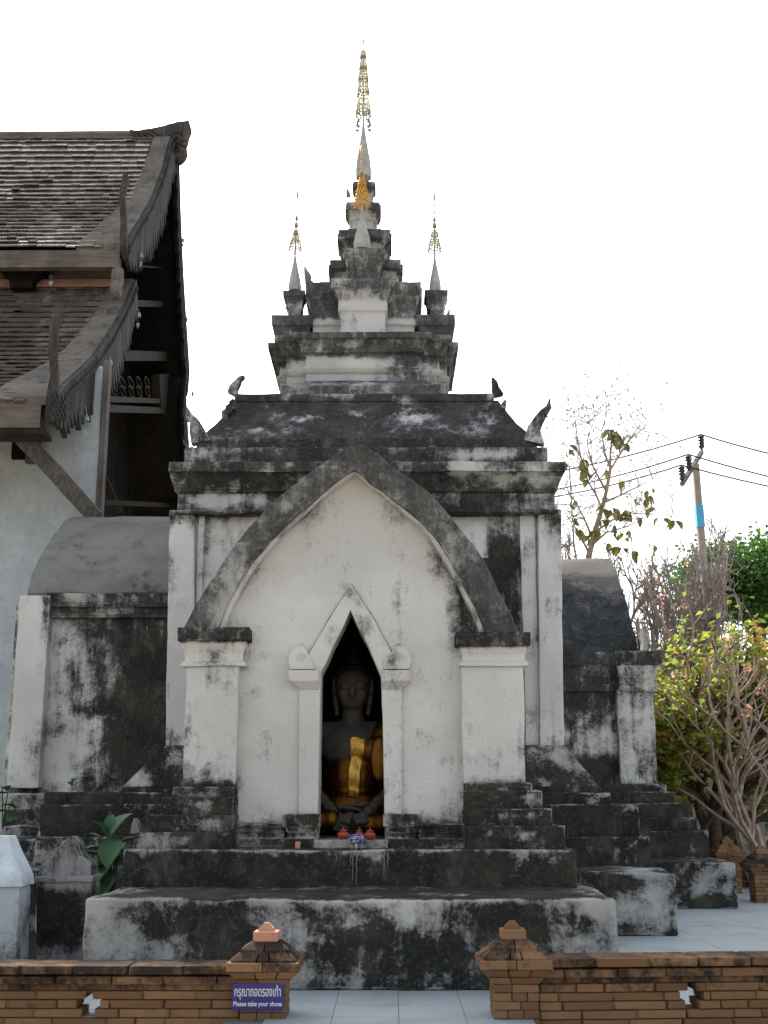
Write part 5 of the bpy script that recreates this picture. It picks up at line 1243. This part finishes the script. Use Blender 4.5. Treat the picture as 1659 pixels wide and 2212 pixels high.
bell(303, 551, 19, 23.0, 1.15, 'wind bell with large heart clapper at the upper eave corner')
bell(299, 679, 25, 22.6, 1.05, 'wind bell near the top of the lower bargeboard', None, 'slim')
bell(238, 782, 28, 20.4, 1.05, 'wind bell at the middle of the lower bargeboard', None, 'slim')
bell(187, 903, 28, 18.6, 1.2, 'wind bell hanging low from a wire before the white wall', (152, 868))
bell(111, 596, 18, 22.3, 1, 'wind bell in the dark gap between the two roofs')
bell(395, 518, 16, 30.2, .75, 'tiny wind bell highest beyond the far eave against the sky', (380, 511), 'slim')
bell(403, 688, 10, 30.8, .6, 'tiny wind bell beyond the far eave halfway down', (392, 680), 'slim')
bell(416, 849, 10, 31.2, .6, 'tiny wind bell lowest beyond the far eave beside the horn', (400, 840), 'slim')

# ================================================================ BACKGROUND RIGHT
# far walls
Yd = 30.0
t = thing('boundary_wall', 'mouldy grey boundary wall behind the trees', 'wall', (10, Yd, 0))
bm = bmesh.new(); box(bm, 5.0, 26, Yd, Yd+.35, -.1, wz(1704, Yd)); plaster('wall_body', bm, t, lambda c, n: .42, res=.4, bevel=.04, jit=.03)
bm = bmesh.new(); box(bm, 5.0, 26, Yd-.06, Yd+.41, wz(1704, Yd), wz(1692, Yd)); plaster('wall_coping', bm, t, lambda c, n: .6, res=.4, bevel=.03)
Yh = 36.0
hs_ = thing('low_white_building', 'low white building with dark tiled roof glimpsed behind the trees', 'building', (12, Yh, 0))
zw = wz(1640, Yh)
bm = bmesh.new(); box(bm, 6.5, 30, Yh, Yh+6, 0, zw); part('wall', bm, M_WALLW, hs_)
for py in (1652, 1664, 1674): bm = bmesh.new(); box(bm, 6.45, 30, Yh-.06, Yh, wz(py+2, Yh), wz(py-2, Yh)); part('string_course', bm, M_WALLB, hs_)
zr2 = wz(1580, Yh+3)
bm = bmesh.new(); rings(bm, [[(5.9, Yh-.5, zw-.1), (5.9, Yh+3, zr2), (5.9, Yh+6.5, zw-.1), (5.9, Yh+3, zr2-.3)], [(30, Yh-.5, zw-.1), (30, Yh+3, zr2), (30, Yh+6.5, zw-.1), (30, Yh+3, zr2-.3)]]); bmesh.ops.recalc_face_normals(bm, faces=bm.faces); rfo = part('roof', bm, M_DARK, hs_)
for k in range(8):
    f = (k+.5)/8; bm = bmesh.new(); yy = Yh-.5+3.5*f; zz = zw-.1+(zr2-zw+.1)*f; box(bm, 5.9, 30, yy-.03, yy+.12, zz-.02, zz+.07); part('tile_course', bm, M_WOODDX, rfo)

def grow(bm, p, d, L, r, depth, spec, tips, rnd):
    """recursive branching; records the tips"""
    n = 4; pts = [p]; rads = [r]; dd = d.copy()
    for i in range(n):
        dd = (dd + Vector([rnd.uniform(-1, 1) for _ in range(3)])*spec['wob'] + Vector((0, 0, spec['up']))).normalized()
        p = p + dd*(L/n); pts.append(p); rads.append(r*(1-(1-spec['taper'])*(i+1)/n))
    tube(bm, pts, rads, 5 if r > .02 else 4, depth == 0)
    if depth == 0: tips.append((p, dd)); return
    for k in range(rnd.choice(spec['kids'])):
        ax = Vector([rnd.uniform(-1, 1) for _ in range(3)]).cross(dd)
        if ax.length < .1: ax = dd.orthogonal()
        nd = (Matrix.Rotation(rnd.uniform(*spec['ang']), 3, ax.normalized()) @ dd)
        q = p if rnd.random() < spec.get('end', .8) else pts[2]
        grow(bm, q, nd, L*rnd.uniform(*spec['len']), rads[-1]*spec.get('rk', .9), depth-1, spec, tips, rnd)
def leaf_cloud(name, pts, size, mat, parent, rnd, droop=.4, kind=None, tintf=None, asp=.45):
    bm = bmesh.new(); tl = bm.verts.layers.float.new('tint')
    for p in pts:
        s_ = size*rnd.uniform(.6, 1.25); e = Euler((rnd.uniform(-droop-.6, .5), rnd.uniform(-.7, .7), rnd.uniform(0, 6.28))).to_matrix()
        t_ = rnd.random()**1.7 if tintf is None else tintf(p, rnd)
        v = [bm.verts.new(Vector(p) + e @ Vector(c)*s_) for c in ((0, 0, 0), (asp, .45, .10), (0, .5, -.02), (-asp, .45, .10), (0, 1.0, -.12))]
        for x in v: x[tl] = t_
        bm.faces.new((v[0], v[1], v[2])); bm.faces.new((v[0], v[2], v[3])); bm.faces.new((v[1], v[4], v[2])); bm.faces.new((v[2], v[4], v[3]))
    o = part(name, bm, mat, parent)
    if kind: o['kind'] = kind
    return o
# --- tall sparse tree behind the side vault
rnd = random.Random(11)
Yt_ = 26.0
t = thing('sparse_tree', 'tall thin nearly bare tree with few large drooping leaves behind the side vault', 'tree', (W(1262, 1700, Yt_).x, Yt_, 0))
bm = bmesh.new(); trunk = [W(x, y, Yt_) for x, y in ((1255, 1500), (1262, 1300), (1272, 1200), (1284, 1150), (1300, 1100), (1310, 1060), (1318, 1016), (1318, 985), (1322, 940), (1330, 915))]
tube(bm, [Vector((trunk[0].x, Yt_, 0))] + trunk, [.12, .10, .085, .07, .06, .05, .042, .034, .024, .015, .006], 7)
def br(pts, r0, Y=Yt_): tube(bm, [W(x, y, Y+dy) for x, y, dy in pts], [r0*(1-.8*i/(len(pts)-1)) for i in range(len(pts))], 5)
brs = [[(1300, 1100, 0), (1288, 1070, .4), (1270, 1040, .6), (1258, 1000, .7), (1250, 960, .9), (1243, 920, 1.0), (1262, 900, 1)], [(1310, 1062, 0), (1295, 1035, -.5), (1280, 1005, -.6), (1268, 960, -.7), (1275, 910, -.8)],
       [(1318, 1016, 0), (1340, 980, .3), (1360, 950, .5), (1378, 925, .6), (1395, 905, .7)], [(1318, 1010, 0), (1305, 975, 0), (1300, 930, .2), (1308, 900, .3)], [(1284, 1150, 0), (1320, 1125, .5), (1355, 1108, .8), (1400, 1110, 1), (1450, 1118, 1.2)],
       [(1276, 1180, 0), (1310, 1150, -.4), (1345, 1140, -.6), (1380, 1125, -.8)], [(1272, 1195, 0), (1250, 1150, .3), (1228, 1120, .5), (1215, 1090, .6)], [(1305, 1085, 0), (1340, 1070, .2), (1380, 1050, .5), (1410, 1035, .6)],
       [(1280, 1165, 0), (1262, 1120, -.4), (1240, 1080, -.5), (1222, 1050, -.6)], [(1262, 1300, 0), (1240, 1180, .3), (1230, 1010, .4), (1250, 985, .4)]]
tw = []
for b_ in brs:
    br(b_, .030); bp = [W(x, y, Yt_+dy) for x, y, dy in b_]
    for k in range(1, len(bp)):
        for _ in range(3): grow(bm, bp[k], (Vector((rnd.uniform(-1, 1), rnd.uniform(-.6, .6), rnd.uniform(-.1, 1)))).normalized(), rnd.uniform(.3, .65), .013, 2, dict(wob=.25, up=.08, taper=.55, kids=(2, 3), ang=(.3, .8), len=(.6, .9)), tw, rnd)
part('trunk', bm, M_BARK, t)
lm = leaf_mesh(M_LOLV, .30, .10, 5, .9)
cl = [(1325, 935, 8), (1340, 945, 8), (1345, 960, 6), (1316, 930, 5), (1258, 1000, 5), (1268, 1008, 4), (1262, 1030, 4), (1240, 1080, 2), (1250, 1115, 3), (1330, 1095, 6), (1345, 1105, 8), (1310, 1100, 5), (1355, 1110, 5), (1390, 1080, 5), (1400, 1060, 3), (1405, 1095, 4),
      (1430, 1120, 3), (1455, 1125, 4), (1300, 1130, 5), (1325, 1140, 5), (1350, 1150, 5), (1280, 1140, 3), (1380, 1120, 3), (1250, 1150, 3), (1275, 1165, 3), (1340, 1040, 2), (1235, 970, 3), (1215, 1000, 2), (1300, 1020, 2), (1410, 1175, 3), (1340, 1180, 5), (1310, 1180, 4), (1370, 1195, 4)]
for x, y, n_ in cl:
    for k in range(n_):
        p = W(x+rnd.uniform(-9, 9), y+rnd.uniform(-8, 8), Yt_+rnd.uniform(-.5, .7)); o = bpy.data.objects.new('leaf', lm); COL.objects.link(o); o.parent = t
        o.location = p - WL(t); o.rotation_euler = (rnd.uniform(-1.9, -.3), rnd.uniform(-.5, .5), rnd.uniform(0, 6.28)); o.scale = (rnd.uniform(.55, 1.0),)*3
for x, y, n_ in cl:   # twigs that carry the leaf clusters
    pass
fine = []
for (p, d_) in tw:
    for _ in range(2): fine.append(p+Vector([rnd.gauss(0, .02) for _ in range(3)]))
leaf_cloud('fine_foliage', fine, .07, M_GREYT, t, rnd, kind='stuff')

# --- leafless frangipanis: dense upward forking twigs
def frangipani(name, label, px, y_base, Y, blobs_, depth, seed, flowers, trunk_r=.12, mat=M_TWIG, ntr=3, spread=.6, L0=1.1, spec=None, leaves=None, group=None, fit=None):
    rnd = random.Random(seed); x0 = wx(px, y_base, Y); t = thing(name, label, 'tree', (x0, Y, 0), group)
    bm = bmesh.new(); tips = []
    sp_ = dict(wob=.34, up=.045, taper=.78, kids=(2, 3, 3), ang=(.45, .95), len=(.68, .9), rk=.95)
    if spec: sp_.update(spec)
    for k in range(ntr):
        a = 2*pi*k/ntr + rnd.uniform(-.4, .4); d = Vector((cos(a)*spread, sin(a)*spread, 1)).normalized()
        grow(bm, Vector((x0+cos(a)*.1, Y+sin(a)*.1, -.05)), d, L0, trunk_r, depth, sp_, tips, rnd)
    if fit:      # grow to the size the tree has
        hx = sorted(abs(p.x-x0) for p, d in tips)[int(len(tips)*.93)]; hz_ = sorted(p.z for p, d in tips)[int(len(tips)*.985)]
        kx, kz = fit[0]/hx, fit[1]/hz_
        f_ = lambda p: Vector((x0+(p.x-x0)*kx, Y+(p.y-Y)*kx, p.z*kz))
        for v in bm.verts: v.co = f_(v.co)
        tips = [(f_(p), d) for p, d in tips]
    part('trunk', bm, mat, t)
    cloud = []
    for _ in range(flowers):
        p, d = rnd.choice(tips)
        for k in range(12): cloud.append(p + Vector([rnd.gauss(0, .05) for _ in range(3)]) + d*.04)
    if cloud: leaf_cloud('blossom', cloud, .075, M_FLOW, t, rnd, asp=.5, kind='stuff')
    if leaves:
        n_, sz_, m_, sprd = leaves; pts = []
        cl_ = [rnd.choice(tips)[0] + Vector([rnd.gauss(0, sprd*1.1) for _ in range(3)]) for _ in range(n_//16)]
        for _ in range(n_):
            pts.append(rnd.choice(cl_) + Vector([rnd.gauss(0, .11) for _ in range(3)]))
        leaf_cloud('crown', pts, sz_, m_, t, rnd, kind='stuff')
    return t, tips
frangipani('bare_frangipani', 'leafless grey frangipani with a dense rounded twig crown and pink blossoms', 1385, 1800, 27.0, None, 8, 21, 120, .16, ntr=3, spread=.55, L0=1.35, fit=(2.1, wz(1200, 27)))
frangipani('bare_frangipani', 'leafless frangipani beside the side vault seen left of the sparse tree', 1222, 1800, 28.5, None, 7, 22, 40, .13, ntr=3, spread=.28, L0=1.55, fit=(.75, wz(1115, 28.5)))
frangipani('bare_frangipani', 'leafless frangipani left of the yellowing tree beneath the utility pole', 1500, 1800, 29.0, None, 7, 25, 36, .13, ntr=3, spread=.45, L0=1.15, fit=(1.5, wz(1300, 29)))
# foreground bare-limbed tree at right
t_, tp_ = frangipani('tall_bare_tree', 'pale slender bare tree with several long trunks at the right edge', 1640, 1830, 20.6, None, 5, 31, 12, .062, M_BARK, 4, .17, 1.45, dict(wob=.10, up=.05, kids=(2, 2, 3), ang=(.2, .6), len=(.62, .95)), fit=(1.75, wz(1285, 20.6)))
# yellowing leafy trees
SPY = dict(wob=.18, up=.06, kids=(2, 3), ang=(.35, .8), len=(.72, .9))
frangipani('yellowing_tree', 'leafy tree turning yellow and orange right of the side porch', 1500, 1800, 22.5, None, 5, 41, 0, .11, M_BARKD, 4, .50, 1.05, SPY, (7600, .115, M_LYEL, .30))
frangipani('yellowing_tree', 'yellow-green leafy tree behind the pale bare trunks', 1610, 1800, 24.0, None, 5, 43, 12, .11, M_BARKD, 3, .45, 1.1, SPY, (6000, .115, M_LYEL, .30))
# crooked dark trunk next to the side porch
t = thing('leaning_tree', 'crooked brown trunk leaning left with a tuft of green leaves', 'tree', (wx(1480, 1800, 21), 21, 0)); bm = bmesh.new()
tube(bm, [Vector((wx(1486, 1800, 21), 21, 0))] + [W(x, y, 21) for x, y in ((1482, 1750), (1470, 1710), (1452, 1680), (1436, 1650), (1424, 1600), (1420, 1560))], [.12, .11, .10, .10, .085, .08, .07, .04], 8); part('trunk', bm, M_BARKD, t, 60)
rnd = random.Random(5); leaf_cloud('crown', [W(rnd.gauss(1440, 25), rnd.gauss(1600, 55), 21+rnd.uniform(-.7, .5)) for _ in range(900)] + [W(rnd.gauss(1440, 16), rnd.gauss(1690, 14), 21+rnd.uniform(-.5, .2)) for _ in range(120)], .15, M_LOLV if False else M_LYEL, t, rnd, kind='stuff')
for k, (a, lab) in enumerate((([(1545, 1795), (1540, 1750), (1552, 1700), (1558, 1650), (1535, 1600)], 'dark twisted trunk left of the far brick pier'), ([(1568, 1800), (1572, 1750), (1590, 1720), (1600, 1660), (1585, 1610)], 'dark twisted trunk just behind the far brick pier'))):
    Yk = 22.2+k*.3; t = thing('twisted_tree', lab, 'tree', (wx(a[0][0], 1800, Yk), Yk, 0)); bm = bmesh.new(); tips = []
    tube(bm, [Vector((wx(a[0][0], 1800, Yk), Yk, 0))] + [W(x, y, Yk) for x, y in a], [.14, .12, .09, .11, .08, .06], 8)
    for _ in range(4): grow(bm, W(a[-2][0], a[-2][1], Yk), Vector((rnd.uniform(-.8, .8), rnd.uniform(-.5, .5), 1)).normalized(), .9, .05, 2, SPY | dict(taper=.7), tips, rnd)
    part('trunk', bm, M_BARKD, t, 60); leaf_cloud('crown', [p+Vector([rnd.gauss(0, .3) for _ in range(3)]) for p, d in tips for _ in range(28)], .14, M_LYEL, t, rnd, kind='stuff')
# dark green tree far right
rnd = random.Random(9); Yg = 44; t = thing('green_tree', 'dense bright green spreading tree behind the utility pole', 'tree', (wx(1640, 1700, Yg), Yg, 0)); bm = bmesh.new()
base = Vector((wx(1640, 1700, Yg), Yg, 0)); tube(bm, [base, base+Vector((0, 0, 4)), W(1640, 1350, Yg)], [.4, .32, .2], 8)
for x, y in ((1520, 1200), (1560, 1180), (1600, 1230), (1650, 1180), (1560, 1280), (1620, 1300), (1700, 1200)): tube(bm, [W(1640, 1400, Yg), W((1640+x)/2, (y+1360)/2, Yg), W(x, y, Yg)], [.16, .10, .03], 6)
part('trunk', bm, M_BARKD, t); pts = []
for _ in range(150):
    u = rnd.random(); cx = 1500+240*rnd.random()
    topy = 1195 - (cx-1500)*.28 + 12*sin(cx*.11); cy = rnd.uniform(topy+8, 1330)
    c = W(cx, cy, Yg+rnd.uniform(-3, 3)); r = rnd.uniform(.35, .75)
    for _ in range(130): pts.append(c+Vector((rnd.gauss(0, r), rnd.gauss(0, r), rnd.gauss(0, r*.38))))
leaf_cloud('crown', pts, .19, M_LGRN, t, rnd, kind='stuff')
# a wood seen as one mass behind everything, low
pts = []
for _ in range(260):
    c = Vector((rnd.uniform(11, 48), rnd.uniform(56, 64), rnd.uniform(.5, 3.6))); 
    for _ in range(45): pts.append(c+Vector((rnd.gauss(0, .9), rnd.gauss(0, .9), rnd.gauss(0, .6))))
o = leaf_cloud('distant_hedge', pts, .5, M_LGRN, None, rnd) if False else None
bm = bmesh.new(); tl = bm.verts.layers.float.new('tint')
for p in pts:
    e = Euler((rnd.uniform(-1, 1), rnd.uniform(-1, 1), rnd.uniform(0, 6))).to_matrix(); v = [bm.verts.new(p+e @ Vector(c)*.5) for c in ((-.4, 0, 0), (0, -.5, 0), (.4, 0, 0), (0, .5, .1))]; tv = rnd.random()
    for x in v: x[tl] = tv
    bm.faces.new(v)
o = link('distant_hedge', mesh(bm, M_LGRN)); o['kind'] = 'stuff'
# bare twig bit left of the shrine roof, behind
t = thing('bare_sapling', 'few bare twigs showing between the hall edge and the shrine roof corner', 'tree', (wx(405, 1000, 27), 27, 0)); bm = bmesh.new(); b0 = W(404, 990, 27); tube(bm, [(b0.x, 27, 0), b0], [.06, .03], 5)
for q in ([(404, 990), (412, 965), (424, 940), (428, 925)], [(404, 985), (408, 955), (404, 935)], [(410, 970), (420, 962), (430, 955)], [(404, 965), (398, 958), (396, 950)]): tube(bm, [W(x, y, 27) for x, y in q], [.02, .015, .01, .006][:len(q)], 4)
part('trunk', bm, M_TWIG, t)

# --- utility pole and cables
Yp_ = 33.0
t = thing('utility_pole', 'leaning concrete utility pole with cyan band, crossarm and three insulators', 'utility pole', (wx(1545, 1600, Yp_), Yp_, 0))
pb = W(1563, 1760, Yp_); ptop = W(1502, 1003, Yp_)
def pole_seg(a, b, r0, r1, name, mat):
    bm = bmesh.new(); rings(bm, [rect(a.x-r0, a.x+r0, Yp_-r0, Yp_+r0, a.z), rect(b.x-r1, b.x+r1, Yp_-r1, Yp_+r1, b.z)]); return part(name, bm, mat, t)
pole_seg(Vector((pb.x, Yp_, 0)), ptop, .13, .085, 'pole_shaft', M_POLE)
c1, c0 = ptop.lerp(pb, .125), ptop.lerp(pb, .19)
pole_seg(c0, c1, .108, .104, 'cyan_band', M_CYAN)
ca, cb = W(1473, 1046, Yp_-.9), W(1516, 976, Yp_+.9)
bm = bmesh.new(); tube(bm, [ca, cb], .075, 4); tube(bm, [cb, cb+Vector((0, 0, .25))], .03, 6); part('crossarm', bm, M_WOODG, t)
ins = []
for f, (px, py) in ((1, (1510, 968)), (.35, (1484, 1010)), (.02, (1470, 1030))):
    b_ = ca.lerp(cb, f)+Vector((0, 0, .1)); bm = bmesh.new(); tpz = .42
    lathe(bm, [(.06, 0)] + [((.10 if k % 2 else .07), .03+k*.045) for k in range(8)] + [(.05, .40), (.02, .42)], b_, 12); part('insulator', bm, M_CERAM, t, 30); ins.append(b_+Vector((0, 0, .43)))
def cable(lab, a, b, sag, r=.022):
    bm = bmesh.new(); n_ = 24; tube(bm, [a.lerp(b, k/n_)-Vector((0, 0, sag*4*(k/n_)*(1-k/n_))) for k in range(n_+1)], r, 5); tag(link('power_cable', mesh(bm, M_WIRE)), lab, 'cable', 'power cables on the pole')
lefts = [(1200, 1002), (1200, 1040), (1200, 1055)]; rights = [(1700, 980), (1700, 1030), (1700, 1050)]
nm = ['top', 'middle', 'lowest']
for k in range(3):
    a = ins[k]; l_ = W(*lefts[k], 35.0); l_ = a + (l_-a)*1.8; r_ = W(*rights[k], 33.5); r_ = a+(r_-a)*1.9
    cable(f'{nm[k]} power cable running left from the pole towards the shrine', a, l_, .25); cable(f'{nm[k]} power cable running right from the pole out of view', a, r_, .12)
# slim concrete post and blue pole near the far pier
bm = bmesh.new(); p = W(1640, 1800, 23.5); box(bm, p.x-.09, p.x+.09, 23.4, 23.58, 0, W(1625, 1600, 23.5).z); tag(link('concrete_post', mesh(bm, M_POLE)), 'pale concrete post standing behind the bare trunks at right', 'post')
bm = bmesh.new(); a, b_ = W(1622, 1830, 22.0), W(1612, 1755, 22.0); tube(bm, [a, b_], .03, 8)
tag(link('blue_pole', mesh(bm, simple('blue_plastic', (.02, .03, .35), .5))), 'short leaning dark blue pole by the foot of the bare trunks', 'pole')
